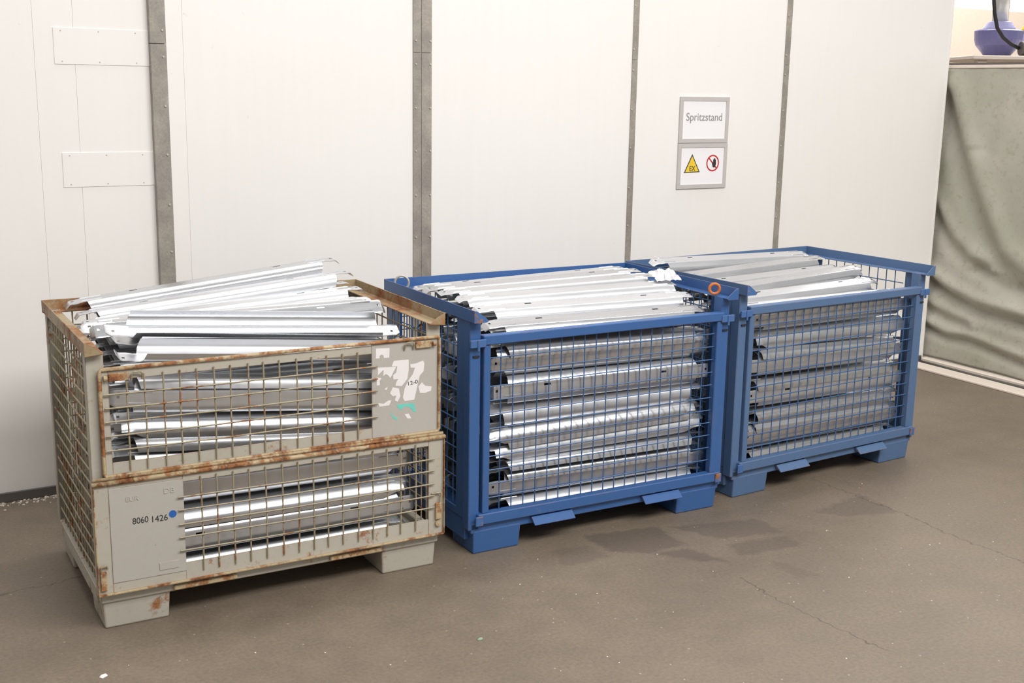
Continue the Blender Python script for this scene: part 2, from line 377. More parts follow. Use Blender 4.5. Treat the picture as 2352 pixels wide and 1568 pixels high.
def curtain():
    r = empty('tarpaulin_curtain', (5.75, 1.2, .03)); tag(r, 'grey-green tarpaulin curtain hanging in slack folds beyond the blue cages', 'curtain')
    nu, nv = 150, 110; L = 4.6; vs = []; fs = []
    for j in range(nv+1):
        z = 1.907*j/nv
        for i in range(nu+1):
            t = (i/nu)**1.6; u = -.26+L*t; d = 0
            for pts, dep, wd in FOLDS:
                best = 9
                for (x0, z0), (x1, z1) in zip(pts[:-1], pts[1:]):
                    ex, ez = x1-x0, z1-z0; q = max(0, min(1, ((u-x0)*ex+(z-z0)*ez)/(ex*ex+ez*ez)))
                    hx, hz = u-x0-q*ex, z-z0-q*ez; dd = math.hypot(hx, hz)
                    if dd < abs(best): best = dd if hz > 0 else -dd
                if abs(best) < 4*wd:
                    d += dep*math.exp(-(best/wd)**2)*(1.0 if best < 0 else .9)-dep*.55*math.exp(-((best-1.6*wd)/wd)**2)
            d += .012*math.sin(5*u+2*z)+.006*math.sin(13*u-4*z)
            f = min(1, (1.90-z)*5)
            vs.append((d*(.3+.7*f)-.02, .51-u, z))
    for j in range(nv):
        for i in range(nu):
            a = j*(nu+1)+i; fs.append((a, a+1, a+nu+2, a+nu+1))
    o = MB().add(vs, fs).build('sheet', 'curtain', r, smooth=True)
    m = o.modifiers.new('thick', 'SOLIDIFY'); m.thickness = .003
    MB().box(-.03, .03, -4.1, .76, 1.905, 1.925).build('top_rail', 'white_kerb', r, bevel=.003)
    MB().box(.0, .05, -4.1, .76, 1.925, 1.94).build('gap_strip', 'skirt', r)  # dark strip standing in for the dark gap above the top rail
    return r
curtain()
k = MB().box(5.47, 5.60, -3, 1.68, 0, .016).build('floor_kerb', 'white_kerb', bevel=.004); tag(k, 'flat pale kerb strip on floor along the curtain', 'kerb')
k = MB().box(5.655, 5.705, -3, 1.68, 0, .034).build('floor_track', 'white_kerb', bevel=.006); tag(k, 'raised pale floor track directly below the curtain hem', 'track')
h = MB().tube([(5.63, 1.66, .011), (5.625, 1.2, .011), (5.635, .8, .011), (5.60, .3, .011), (5.64, -.5, .011)], .011, 8).build('cable', 'skirt', smooth=True)
tag(h, 'dark cable lying between the kerb and the floor track', 'cable')

far = MB().box(6.6, 18, 7.2, 7.4, 0, 2.87).build('wall_far', 'beige'); tag(far, kind='structure')
win = MB().box(6.6, 18, 7.24, 7.38, 2.87, 5.2).build('window_1', 'daylight'); tag(win, kind='structure')
for x in (8.0, 9.8, 11.6, 13.6, 15.4, 17.2): MB().box(x-.04, x+.04, 7.16, 7.24, 2.87, 5.2).build('window_frame', 'white_kerb', win)
def bay(name, label, cat, x=0, y=0, z=0):      # things on the platform, its long edge square to the hall's aisle
    c_, s_ = math.cos(YAW), math.sin(YAW); o = empty(name, (8.066+x*c_+y*s_, 3.722-x*s_+y*c_, z), -YAW); return tag(o, label, cat)
pl = bay('equipment_platform', 'white-topped equipment platform behind the curtain', 'platform')
MB().box(.0, 2.4, -.5, .6, 2.065, 2.102).build('deck', 'white_kerb', pl, bevel=.008)
for x, y in ((.1, -.4), (2.3, -.4), (.1, .5), (2.3, .5)): MB().box(x-.04, x+.04, y-.04, y+.04, 0, 2.065).build('leg', 'white_kerb', pl)
dc = bay('dust_collector', 'violet drum-shaped extraction unit with bright pipe behind the curtain', 'machine', .408, .05, 2.102)
MB().lathe([(.10, 0), (.185, .10), (.20, .15), (.205, .225), (.19, .235)], (0, 0, 0), 28).build('drum', 'purple', dc)
MB().lathe([(.14, .235), (.135, .25), (.10, .30), (.075, .31)], (0, 0, 0), 24).build('cone', 'purple_light', dc)
MB().tube([(0, 0, .30), (0, 0, .6), (.02, 0, 1.2)], .068, 20).build('pipe', 'pipe', dc, smooth=True)
MB().box(.16, .30, -.10, .02, .14, .20).build('bracket', 'purple_light', dc, bevel=.008)
MB().lathe([(.035, 0), (.042, .04), (.022, .07)], (.215, -.04, .20), 14).build('cap', 'yellow', dc)
mo = bay('motor', 'small grey-green motor at the front edge of the platform', 'motor', .54, -.30, 2.102)
MB().tube([(-.03, 0, .065), (.12, -.01, .065)], .055, 16).build('body', 'teal_box', mo, bevel=.006)
MB().tube([(-.075, 0, .065), (-.03, 0, .065)], .062, 16).build('end_bell', 'skirt', mo, bevel=.006)
MB().box(-.05, .11, -.05, .05, 0, .02).build('foot', 'skirt', mo)
cb = bay('hanging_cable', 'thick black cable looping down to the motor', 'cable', 0, -.30, 0)
MB().tube([(.20, .0, 3.3), (.20, 0, 2.57), (.217, 0, 2.46), (.253, 0, 2.335), (.31, 0, 2.258), (.385, 0, 2.203), (.457, 0, 2.170)], .016, 10).build('sheath', 'dark', cb, smooth=True)

# ------------------------------------------------------------------ steel rails
RL = 1.06
def rail_mesh(name, slots=True, tip=.018, scurve=False):
    """bent sheet profile: web, rounded chamfers, legs, returned lips; the web runs past the legs as a drilled tongue"""
    half = [(0, 0), (.010, 0), (.018, 0), (.0245, 0), (.029, -.0012), (.046, -.0145), (.0495, -.0185), (.0515, -.0235), (.053, -.032), (.054, -.040), (.0545, -.0455)]
    prof = [(-y, z) for y, z in reversed(half[1:])]+half; n = len(prof)
    xs = [0, .014, .022, .032, .040, .062, .075, .092, .108, .125, .20, .235, .265, .36, .53]
    xs = xs+[RL-x for x in reversed(xs[:-1])]
    bm = bmesh.new(); grid = []
    for x in xs:
        e = min(x, RL-x); sgn = 1 if x < RL/2 else -1; row = []
        for j, (y, z) in enumerate(prof):
            xx, yy, zz = x, y, z
            depth = -z
            if scurve and abs(y) > .049:                      # legs sweep up in an S towards the end
                f = min(1, max(0, (e-.055)/.06)); f = f*f*(3-2*f); zz = -.0185+(z+.0185)*(.12+.88*f)
            elif .07 < e < .08: xx += sgn*(depth*.33)         # oblique cut of the legs
            if e < .05 and abs(y) <= .0345:
                zz -= .003                                    # pressed-down tongue
                if e < .004: yy *= .72; zz -= tip
                elif e < .016: yy *= .95; zz -= tip*.12
            row.append(bm.verts.new((xx-RL/2, yy, zz)))
        grid.append(row)
    def cut(i, j):
        e = min((xs[i]+xs[i+1])/2, RL-(xs[i]+xs[i+1])/2); y = abs((prof[j][0]+prof[j+1][0])/2)
        if e < (.036 if scurve else .07) and y > .0325: return True
        if .022 < e < .032 and y < .010 and (prof[j][0]+prof[j+1][0]) > 0: return True        # bolt hole
        if slots and .235 < e < .265 and .010 < y < .018 and (prof[j][0]+prof[j+1][0]) > 0: return True
        return False
    for i in range(len(xs)-1):
        for j in range(n-1):
            if not cut(i, j): bm.faces.new((grid[i][j], grid[i+1][j], grid[i+1][j+1], grid[i][j+1]))
    for v in [v for v in bm.verts if not v.link_faces]: bm.verts.remove(v)
    # raised bead pressed into each end of the web
    bmesh.ops.recalc_face_normals(bm, faces=bm.faces)
    bmesh.ops.solidify(bm, geom=bm.faces[:], thickness=.0018)
    for s in (-1, 1):
        for yb in (-.016, .022):
            a, b = s*(RL/2-.135), s*(RL/2-.055); lo, hi = min(a, b), max(a, b)
            q = [bm.verts.new(p) for p in ((lo, yb-.004, -.001), (hi, yb-.004, -.001), (hi, yb+.004, -.001), (lo, yb+.004, -.001), (lo+.006, yb-.0015, .0022), (hi-.006, yb-.0015, .0022), (hi-.006, yb+.0015, .0022), (lo+.006, yb+.0015, .0022))]
            for f in ((4, 5, 6, 7), (0, 1, 5, 4), (1, 2, 6, 5), (2, 3, 7, 6), (3, 0, 4, 7)): bm.faces.new([q[i] for i in f])
    me = bpy.data.meshes.new(name); bm.to_mesh(me); bm.free(); me.materials.append(M['galv'])
    me.shade_smooth()
    try: me.set_sharp_from_angle(angle=math.radians(28))
    except Exception: pass
    return me
RM = [rail_mesh('steel_rail_a'), rail_mesh('steel_rail_b', slots=False, tip=.006), rail_mesh('steel_rail_c', slots=False, tip=.012, scurve=True)]
CR = {'g': ((0, 0, 0), 0.0), 'm': ((1.3639, .0094, 0), .0031), 'r': ((2.6925, .0619, 0), .0711)}
def crate_mtx(k): return Matrix.Translation(CR[k][0]) @ Matrix.Rotation(CR[k][1], 4, 'Z')
def rail(k, a, b, roll, label, group, mesh=0):
    """a, b: points near the two ends in the cage's own coordinates"""
    a = Vector(a); b = Vector(b); X = (b-a).normalized(); Y = Vector((0, 0, 1)).cross(X).normalized(); Z = X.cross(Y); c = (a+b)/2
    m = Matrix(((X.x, Y.x, Z.x, c.x), (X.y, Y.y, Z.y, c.y), (X.z, Y.z, Z.z, c.z), (0, 0, 0, 1)))
    o = bpy.data.objects.new('steel_rail', RM[mesh]); COL.objects.link(o)
    o.matrix_world = crate_mtx(k) @ m @ Matrix.Rotation(math.radians(roll), 4, 'X')
    return tag(o, label, 'rail', group)
# RAILS-BEGIN
HIDDEN = {'hid_g': 'galvanised rail lying inside the grey cage below the top heap', 'hid_m': 'galvanised rail lying inside the middle blue cage below the top layer', 'hid_r': 'galvanised rail lying inside the far blue cage below the top layer',
          'pk_g': 'galvanised rail on edge inside the grey cage, end showing through its side mesh', 'pk_m': 'galvanised rail on edge inside the middle blue cage, end showing through its side mesh', 'pk_r': 'galvanised rail inside the far blue cage behind its front rails'}
GROUPS = {'gt': 'rails heaped on top of the grey cage', 'gf': 'rails behind the front flaps of the grey cage', 'mt': 'rails lying on top of the middle blue cage', 'mf': 'rails behind the gate of the middle blue cage',
          'rt': 'rails lying on top of the far blue cage', 'rf': 'rails behind the gate of the far blue cage', 'ug': 'rails under the heap of the grey cage', 'um': 'rails under the top layer of the middle blue cage',
          'ur': 'rails under the top layer of the far blue cage', 'pg': 'rails packed inside the grey cage', 'pm': 'rails packed inside the middle blue cage', 'pr': 'rails packed inside the far blue cage'}
RAILS = [   # cage, two end points in the cage's own metres, roll in degrees, label, group, kind of rail
 ('g', (0.07123, 0.1321, 0.1798), (1.143, 0.1321, 0.1773), 16.6, 'galvanised rail showing a shiny rounded edge at grey cage bottom', 'gf', 0),
 ('g', (0.1, 0.075, 0.25), (1.17, 0.075, 0.246), 86.0, 'galvanised rail with bright upper edge, third in the grey lower flap', 'gf', 0),
 ('g', (0.0796, 0.1144, 0.3531), (1.15, 0.1144, 0.3382), 17.5, 'galvanised rail with dark underside, second in the grey lower flap', 'gf', 2),
 ('g', (0.085, 0.085, 0.425), (1.15, 0.085, 0.412), 95.0, 'broad grey-faced galvanised rail at top of the grey lower flap', 'gf', 1),
 ('g', (0.08231, 0.1125, 0.5844), (1.132, 0.1125, 0.4947), 23.7, 'galvanised rail at the bottom of the grey upper flap opening', 'gf', 0),
 ('g', (0.085, 0.12, 0.637), (1.13, 0.12, 0.537), 8.0, 'galvanised rail behind grey upper flap, fourth from top', 'gf', 0),
 ('g', (0.09959, 0.1165, 0.6928), (1.13, 0.1165, 0.5914), 24.6, 'galvanised rail with S-shaped end behind grey upper flap, third from top', 'gf', 2),
 ('g', (0.09, 0.078, 0.765), (1.13, 0.078, 0.65), 90.0, 'galvanised rail behind grey upper flap, second from top', 'gf', 1),
 ('g', (0.115, 0.125, 0.838), (1.13, 0.125, 0.728), -6.0, 'galvanised rail behind grey upper flap, topmost and in shade', 'gf', 0),
 ('m', (0.1251, 0.1328, 0.1818), (1.195, 0.1328, 0.1734), 8.2, 'galvanised rail behind middle blue gate, lowest', 'mf', 0),
 ('m', (0.1046, 0.08602, 0.238), (1.175, 0.08602, 0.2226), 96.8, 'galvanised rail behind middle blue gate, tenth from the top', 'mf', 1),
 ('m', (0.1083, 0.1267, 0.3036), (1.178, 0.1267, 0.2838), -1.3, 'galvanised rail behind middle blue gate, ninth from the top', 'mf', 0),
 ('m', (0.1077, 0.122, 0.346), (1.178, 0.122, 0.332), -6.0, 'galvanised rail behind middle blue gate, eighth from the top', 'mf', 1),
 ('m', (0.1048, 0.1081, 0.4097), (1.175, 0.1081, 0.4141), 32.6, 'galvanised rail behind middle blue gate, seventh from the top', 'mf', 2),
 ('m', (0.1069, 0.126, 0.44), (1.177, 0.126, 0.452), 2.0, 'galvanised rail behind middle blue gate, sixth from the top', 'mf', 0),
 ('m', (0.0648, 0.1047, 0.4801), (1.135, 0.1047, 0.4843), 23.5, 'galvanised rail behind middle blue gate, fifth from the top', 'mf', 2),
 ('m', (0.09257, 0.1054, 0.5551), (1.163, 0.1054, 0.5515), 39.8, 'galvanised rail behind middle blue gate, fourth from the top', 'mf', 0),
 ('m', (0.1037, 0.06231, 0.6283), (1.174, 0.06231, 0.6119), 87.2, 'galvanised rail behind middle blue gate, third from the top', 'mf', 0),
 ('m', (0.1067, 0.07867, 0.7322), (1.177, 0.07867, 0.7149), 97.2, 'galvanised rail behind middle blue gate, second from the top', 'mf', 2),
 ('m', (0.1037, 0.119, 0.808), (1.174, 0.119, 0.7858), 6.1, 'galvanised rail behind middle blue gate, topmost', 'mf', 0),
 ('r', (0.09419, 0.1264, 0.185), (1.154, 0.1264, 0.1787), 19.7, 'galvanised rail behind far blue gate, lowest', 'rf', 0),
 ('r', (0.1116, 0.07796, 0.2506), (1.172, 0.07796, 0.2307), 89.8, 'galvanised rail behind far blue gate, ninth from the top', 'rf', 2),
 ('r', (0.1005, 0.121, 0.3181), (1.161, 0.121, 0.2963), 8.0, 'galvanised rail behind far blue gate, eighth from the top', 'rf', 0),
 ('r', (0.116, 0.119, 0.3708), (1.176, 0.119, 0.3497), 22.3, 'galvanised rail behind far blue gate, seventh from the top', 'rf', 1),
 ('r', (0.1187, 0.078, 0.44), (1.179, 0.078, 0.416), 88.0, 'galvanised rail behind far blue gate, sixth from the top', 'rf', 0),
 ('r', (0.09066, 0.122, 0.512), (1.151, 0.122, 0.49), 4.0, 'galvanised rail behind far blue gate, fifth from the top', 'rf', 0),
 ('r', (0.1008, 0.078, 0.58), (1.161, 0.078, 0.556), 91.0, 'galvanised rail behind far blue gate, fourth from the top', 'rf', 1),
 ('r', (0.104, 0.122, 0.652), (1.164, 0.122, 0.612), -4.0, 'galvanised rail behind far blue gate, third from the top', 'rf', 0),
 ('r', (0.1366, 0.1182, 0.7196), (1.197, 0.1182, 0.6963), 34.8, 'galvanised rail behind far blue gate, second from the top', 'rf', 2),
 ('r', (0.1283, 0.08, 0.782), (1.188, 0.08, 0.776), 92.0, 'galvanised rail behind far blue gate, topmost', 'rf', 1),
 ('g', (0.085, 0.7, 0.838), (1.145, 0.7, 0.85), 0.0, 'hid_g', 'ug', 1),
 ('g', (0.085, 0.57, 0.838), (1.145, 0.57, 0.842), 0.0, 'hid_g', 'ug', 0),
 ('g', (0.085, 0.44, 0.838), (1.145, 0.44, 0.838), 0.0, 'hid_g', 'ug', 1),
 ('g', (0.085, 0.31, 0.832), (1.145, 0.31, 0.8), 0.0, 'hid_g', 'ug', 1),
 ('g', (0.125, 0.125, 0.885), (1.155, 0.13, 0.785), 196.0, 'upturned galvanised rail with slotted tongue nearest the grey cage front', 'gt', 0),
 ('g', (0.1244, 0.2258, 0.9215), (1.169, 0.2508, 0.8124), 195.6, 'upturned galvanised rail sloping down, second from front on grey cage', 'gt', 0),
 ('g', (0.1052, 0.2388, 0.9552), (1.165, 0.2438, 0.8647), 214.2, 'upturned galvanised rail sloping down, third from front on grey cage', 'gt', 1),
 ('g', (0.095, 0.535, 0.936), (1.125, 0.515, 0.995), 4.0, 'galvanised rail with open end beside the rusty corner, third from rear on grey cage', 'gt', 0),
 ('g', (0.092, 0.647, 0.948), (1.125, 0.63, 1.042), 0.0, 'galvanised rail with wide blue-grey side, second from rear on grey cage', 'gt', 0),
 ('g', (0.09029, 0.7643, 0.9695), (1.103, 0.7523, 1.077), 4.7, 'rearmost galvanised rail on grey cage, its raised end highest', 'gt', 0),
 ('g', (0.07823, 0.4165, 0.9383), (1.113, 0.3915, 0.9614), 29.2, 'bright tilted galvanised rail, fourth from rear on grey cage', 'gt', 1),
 ('g', (0.08609, 0.3422, 0.9394), (1.136, 0.3022, 0.9555), 45.5, 'galvanised rail with grey face and white edge, fifth from rear on grey cage', 'gt', 0),
 ('g', (0.1, 0.7, 0.89), (1.13, 0.69, 0.99), 0.0, 'hid_g', 'ug', 1),
 ('g', (0.1, 0.59, 0.885), (1.13, 0.575, 0.945), 0.0, 'hid_g', 'ug', 1),
 ('m', (0.09, 0.22, 0.848), (1.15, 0.22, 0.84), 0.0, 'hid_m', 'um', 1),
 ('m', (0.09, 0.35, 0.868), (1.15, 0.35, 0.868), 0.0, 'hid_m', 'um', 1),
 ('m', (0.09, 0.48, 0.875), (1.15, 0.48, 0.885), 0.0, 'hid_m', 'um', 1),
 ('m', (0.09, 0.61, 0.876), (1.15, 0.61, 0.885), 0.0, 'hid_m', 'um', 1),
 ('m', (0.08637, 0.7139, 0.8499), (1.146, 0.7139, 0.8667), 5.3, 'hid_m', 'um', 1),
 ('m', (0.105, 0.12, 0.886), (1.165, 0.12, 0.872), 20.0, 'white galvanised rail nearest the gate on top of middle blue cage', 'mt', 0),
 ('m', (0.1202, 0.233, 0.9251), (1.18, 0.223, 0.9137), 15.6, 'galvanised rail second from front on middle blue cage', 'mt', 0),
 ('m', (0.1101, 0.3525, 0.9505), (1.17, 0.3325, 0.9487), 11.7, 'galvanised rail third from front on middle blue cage', 'mt', 2),
 ('m', (0.095, 0.49, 0.952), (1.16, 0.445, 0.968), 9.0, 'dusty-topped galvanised rail third from rear on middle blue cage', 'mt', 1),
 ('m', (0.085, 0.61, 0.95), (1.15, 0.56, 0.975), 9.0, 'galvanised rail second from rear on middle blue cage', 'mt', 0),
 ('m', (0.09657, 0.7169, 0.9383), (1.142, 0.6819, 0.9686), 6.5, 'rearmost galvanised rail on middle blue cage', 'mt', 0),
 ('r', (0.09, 0.22, 0.8), (1.15, 0.22, 0.805), 0.0, 'hid_r', 'ur', 1),
 ('r', (0.09, 0.36, 0.822), (1.15, 0.36, 0.845), 0.0, 'hid_r', 'ur', 1),
 ('r', (0.09, 0.5, 0.838), (1.15, 0.5, 0.845), 0.0, 'hid_r', 'ur', 1),
 ('r', (0.09, 0.64, 0.858), (1.15, 0.64, 0.86), 0.0, 'hid_r', 'ur', 1),
 ('r', (0.0943, 0.1277, 0.8398), (1.144, 0.1377, 0.8267), 28.6, 'galvanised rail nearest the gate on top of far blue cage', 'rt', 1),
 ('r', (0.09286, 0.2432, 0.8634), (1.133, 0.2632, 0.8707), 20.2, 'galvanised rail second from front on far blue cage', 'rt', 0),
 ('r', (0.09562, 0.3604, 0.8813), (1.146, 0.3754, 0.9201), 15.6, 'broad white galvanised rail with raised end, third from front on far blue cage', 'rt', 2),
 ('r', (0.09349, 0.468, 0.894), (1.133, 0.503, 0.906), 15.3, 'galvanised rail third from rear on far blue cage', 'rt', 0),
 ('r', (0.08201, 0.5776, 0.9176), (1.147, 0.6126, 0.9405), 12.6, 'galvanised rail second from rear on far blue cage', 'rt', 1),
 ('r', (0.0896, 0.7209, 0.9706), (1.14, 0.7159, 0.9461), 19.4, 'rearmost galvanised rail on far blue cage', 'rt', 0),
 ('g', (0.07362, 0.2287, 0.1754), (1.134, 0.2302, 0.1729), 90.7, 'pk_g', 'pg', 2),
 ('g', (0.1083, 0.2631, 0.1792), (1.168, 0.2649, 0.1765), 89.1, 'pk_g', 'pg', 0),
 ('g', (0.09271, 0.2996, 0.1783), (1.153, 0.3003, 0.1759), 90.9, 'pk_g', 'pg', 1),
 ('g', (0.06856, 0.3363, 0.1784), (1.129, 0.3376, 0.1777), 89.8, 'pk_g', 'pg', 2),
 ('g', (0.1111, 0.3727, 0.1792), (1.171, 0.3734, 0.178), 90.7, 'pk_g', 'pg', 1),
 ('g', (0.08138, 0.4081, 0.1788), (1.141, 0.4079, 0.1772), 90.2, 'pk_g', 'pg', 1),
 ('g', (0.1141, 0.4439, 0.1763), (1.174, 0.4434, 0.1771), 89.7, 'pk_g', 'pg', 1),
 ('g', (0.1081, 0.4785, 0.1773), (1.168, 0.4796, 0.175), 89.9, 'pk_g', 'pg', 0),
 ('g', (0.09844, 0.5132, 0.1795), (1.158, 0.5143, 0.1775), 90.3, 'pk_g', 'pg', 1),
 ('g', (0.09713, 0.547, 0.1797), (1.157, 0.5486, 0.1773), 89.0, 'pk_g', 'pg', 1),
 ('g', (0.06471, 0.5803, 0.1809), (1.125, 0.5817, 0.1812), 91.0, 'pk_g', 'pg', 1),
 ('g', (0.09291, 0.615, 0.1784), (1.153, 0.6136, 0.1782), 89.6, 'pk_g', 'pg', 0),
 ('g', (0.06411, 0.6485, 0.1754), (1.124, 0.6466, 0.1745), 91.0, 'pk_g', 'pg', 0),
 ('g', (0.08265, 0.6832, 0.1754), (1.143, 0.6813, 0.1755), 90.3, 'pk_g', 'pg', 0),
 ('g', (0.07999, 0.7165, 0.1778), (1.14, 0.7149, 0.1793), 89.9, 'pk_g', 'pg', 2),
 ('g', (0.1156, 0.1867, 0.2898), (1.176, 0.1848, 0.2873), 90.8, 'pk_g', 'pg', 1),
 ('g', (0.08706, 0.2208, 0.2877), (1.147, 0.2224, 0.2871), 90.7, 'pk_g', 'pg', 1),
 ('g', (0.06091, 0.255, 0.2886), (1.121, 0.2559, 0.2902), 89.1, 'pk_g', 'pg', 0),
 ('g', (0.09067, 0.2899, 0.2883), (1.151, 0.2908, 0.2858), 90.9, 'pk_g', 'pg', 2),
 ('g', (0.1169, 0.3257, 0.2924), (1.177, 0.3252, 0.2901), 89.1, 'pk_g', 'pg', 2),
 ('g', (0.06346, 0.3594, 0.2922), (1.123, 0.3608, 0.2892), 90.7, 'pk_g', 'pg', 0),
 ('g', (0.1148, 0.3934, 0.2904), (1.175, 0.3934, 0.2895), 89.6, 'pk_g', 'pg', 0),
 ('g', (0.07516, 0.4284, 0.2876), (1.135, 0.4296, 0.2867), 90.8, 'pk_g', 'pg', 1),
 ('g', (0.06737, 0.4654, 0.2888), (1.127, 0.4665, 0.2862), 90.1, 'pk_g', 'pg', 1),
 ('g', (0.08032, 0.4984, 0.292), (1.14, 0.4965, 0.2922), 89.7, 'pk_g', 'pg', 0),
 ('g', (0.06603, 0.5316, 0.2921), (1.126, 0.5324, 0.2931), 91.0, 'pk_g', 'pg', 2),
 ('g', (0.1035, 0.5671, 0.2893), (1.164, 0.5683, 0.2923), 90.7, 'pk_g', 'pg', 1),
 ('g', (0.06417, 0.6013, 0.2892), (1.124, 0.6016, 0.2906), 89.8, 'pk_g', 'pg', 2),
 ('g', (0.09348, 0.6368, 0.2878), (1.153, 0.6375, 0.2902), 89.7, 'pk_g', 'pg', 2),
 ('g', (0.09244, 0.6712, 0.2886), (1.152, 0.673, 0.2867), 90.7, 'pk_g', 'pg', 1),
 ('g', (0.1045, 0.7063, 0.2887), (1.165, 0.7056, 0.289), 89.8, 'pk_g', 'pg', 2),
 ('g', (0.06725, 0.7421, 0.2919), (1.127, 0.742, 0.2901), 89.9, 'pk_g', 'pg', 1),
 ('g', (0.06029, 0.1897, 0.4039), (1.12, 0.1892, 0.4059), 89.9, 'pk_g', 'pg', 1),
 ('g', (0.09668, 0.2261, 0.4032), (1.157, 0.2272, 0.4015), 89.8, 'pk_g', 'pg', 1),
 ('g', (0.09512, 0.2619, 0.4024), (1.155, 0.2608, 0.4054), 90.7, 'pk_g', 'pg', 0),
 ('g', (0.1088, 0.2987, 0.4029), (1.169, 0.2974, 0.4032), 89.0, 'pk_g', 'pg', 2),
 ('g', (0.07829, 0.332, 0.401), (1.138, 0.3332, 0.3997), 89.5, 'pk_g', 'pg', 0),
 ('g', (0.06127, 0.4013, 0.4001), (1.121, 0.3998, 0.3989), 89.3, 'pk_g', 'pg', 2),
 ('g', (0.08369, 0.437, 0.3996), (1.144, 0.4372, 0.3981), 89.8, 'pk_g', 'pg', 0),
 ('g', (0.07513, 0.4718, 0.4025), (1.135, 0.4731, 0.4026), 90.2, 'pk_g', 'pg', 0),
 ('g', (0.0696, 0.5076, 0.4016), (1.13, 0.5082, 0.4019), 90.7, 'pk_g', 'pg', 0),
 ('g', (0.1164, 0.5423, 0.4034), (1.176, 0.5418, 0.4045), 89.6, 'pk_g', 'pg', 0),
 ('g', (0.08031, 0.5785, 0.4042), (1.14, 0.5781, 0.4028), 90.3, 'pk_g', 'pg', 2),
 ('g', (0.06464, 0.612, 0.3999), (1.125, 0.6134, 0.4004), 89.4, 'pk_g', 'pg', 0),
 ('g', (0.1093, 0.6458, 0.4009), (1.169, 0.6442, 0.4036), 90.8, 'pk_g', 'pg', 1),
 ('g', (0.07158, 0.6791, 0.4046), (1.132, 0.6797, 0.4047), 89.8, 'pk_g', 'pg', 2),
 ('g', (0.07869, 0.7135, 0.401), (1.139, 0.7138, 0.4024), 90.1, 'pk_g', 'pg', 1),
 ('g', (0.08043, 0.7467, 0.4023), (1.14, 0.7461, 0.4038), 90.2, 'pk_g', 'pg', 0),
 ('g', (0.06772, 0.1929, 0.5136), (1.128, 0.1915, 0.5163), 91.0, 'pk_g', 'pg', 2),
 ('g', (0.07497, 0.2271, 0.5162), (1.135, 0.2258, 0.516), 90.0, 'pk_g', 'pg', 2),
 ('g', (0.1018, 0.2604, 0.5169), (1.162, 0.2611, 0.5174), 90.7, 'pk_g', 'pg', 2),
 ('g', (0.09383, 0.295, 0.5161), (1.154, 0.2959, 0.5135), 90.4, 'pk_g', 'pg', 2),
 ('g', (0.07938, 0.3315, 0.5145), (1.139, 0.3301, 0.5119), 90.2, 'pk_g', 'pg', 0),
 ('g', (0.1125, 0.3662, 0.5169), (1.173, 0.3675, 0.5184), 90.7, 'pk_g', 'pg', 0),
 ('g', (0.09561, 0.4016, 0.5126), (1.156, 0.4023, 0.5123), 90.3, 'pk_g', 'pg', 1),
 ('g', (0.1131, 0.4382, 0.5113), (1.173, 0.4398, 0.5096), 90.6, 'pk_g', 'pg', 0),
 ('g', (0.114, 0.4732, 0.5128), (1.174, 0.4714, 0.5146), 90.1, 'pk_g', 'pg', 0),
 ('g', (0.0603, 0.5087, 0.5136), (1.12, 0.5106, 0.516), 89.9, 'pk_g', 'pg', 2),
 ('g', (0.07529, 0.5444, 0.5164), (1.135, 0.5463, 0.5167), 90.9, 'pk_g', 'pg', 2),
 ('g', (0.07913, 0.5783, 0.5144), (1.139, 0.58, 0.5138), 90.0, 'pk_g', 'pg', 1),
 ('g', (0.06501, 0.6145, 0.5119), (1.125, 0.6147, 0.5095), 89.2, 'pk_g', 'pg', 2),
 ('g', (0.106, 0.6513, 0.5168), (1.166, 0.6532, 0.5165), 89.6, 'pk_g', 'pg', 1),
 ('g', (0.1198, 0.719, 0.5118), (1.18, 0.7171, 0.5128), 89.2, 'pk_g', 'pg', 2),
 ('g', (0.08104, 0.1884, 0.6277), (1.141, 0.19, 0.6281), 90.6, 'pk_g', 'pg', 1),
 ('g', (0.09866, 0.2223, 0.628), (1.159, 0.2217, 0.6307), 89.9, 'pk_g', 'pg', 1),
 ('g', (0.06448, 0.2577, 0.6262), (1.124, 0.2561, 0.6288), 90.5, 'pk_g', 'pg', 1),
 ('g', (0.06503, 0.2917, 0.6284), (1.125, 0.2928, 0.6279), 90.7, 'pk_g', 'pg', 0),
 ('g', (0.09495, 0.325, 0.625), (1.155, 0.3234, 0.6275), 89.2, 'pk_g', 'pg', 1),
 ('g', (0.08463, 0.3619, 0.6283), (1.145, 0.362, 0.6296), 89.1, 'pk_g', 'pg', 1),
 ('g', (0.1148, 0.3965, 0.6275), (1.175, 0.3957, 0.6273), 90.0, 'pk_g', 'pg', 1),
 ('g', (0.08747, 0.4326, 0.6284), (1.147, 0.4336, 0.6264), 90.2, 'pk_g', 'pg', 0),
 ('g', (0.09717, 0.4685, 0.6254), (1.157, 0.4681, 0.6256), 89.4, 'pk_g', 'pg', 1),
 ('g', (0.08791, 0.5017, 0.6272), (1.148, 0.5018, 0.6266), 89.9, 'pk_g', 'pg', 0),
 ('g', (0.07791, 0.5385, 0.6281), (1.138, 0.5384, 0.6286), 89.5, 'pk_g', 'pg', 0),
 ('g', (0.1047, 0.5725, 0.625), (1.165, 0.5718, 0.6242), 90.3, 'pk_g', 'pg', 1),
 ('g', (0.09706, 0.608, 0.6233), (1.157, 0.6075, 0.6263), 90.5, 'pk_g', 'pg', 1),
 ('g', (0.09064, 0.6429, 0.6255), (1.151, 0.6413, 0.6243), 89.8, 'pk_g', 'pg', 1),
 ('g', (0.1122, 0.6766, 0.6273), (1.172, 0.6756, 0.6246), 89.8, 'pk_g', 'pg', 1),
 ('g', (0.08976, 0.7111, 0.6263), (1.15, 0.71, 0.628), 90.7, 'pk_g', 'pg', 0),
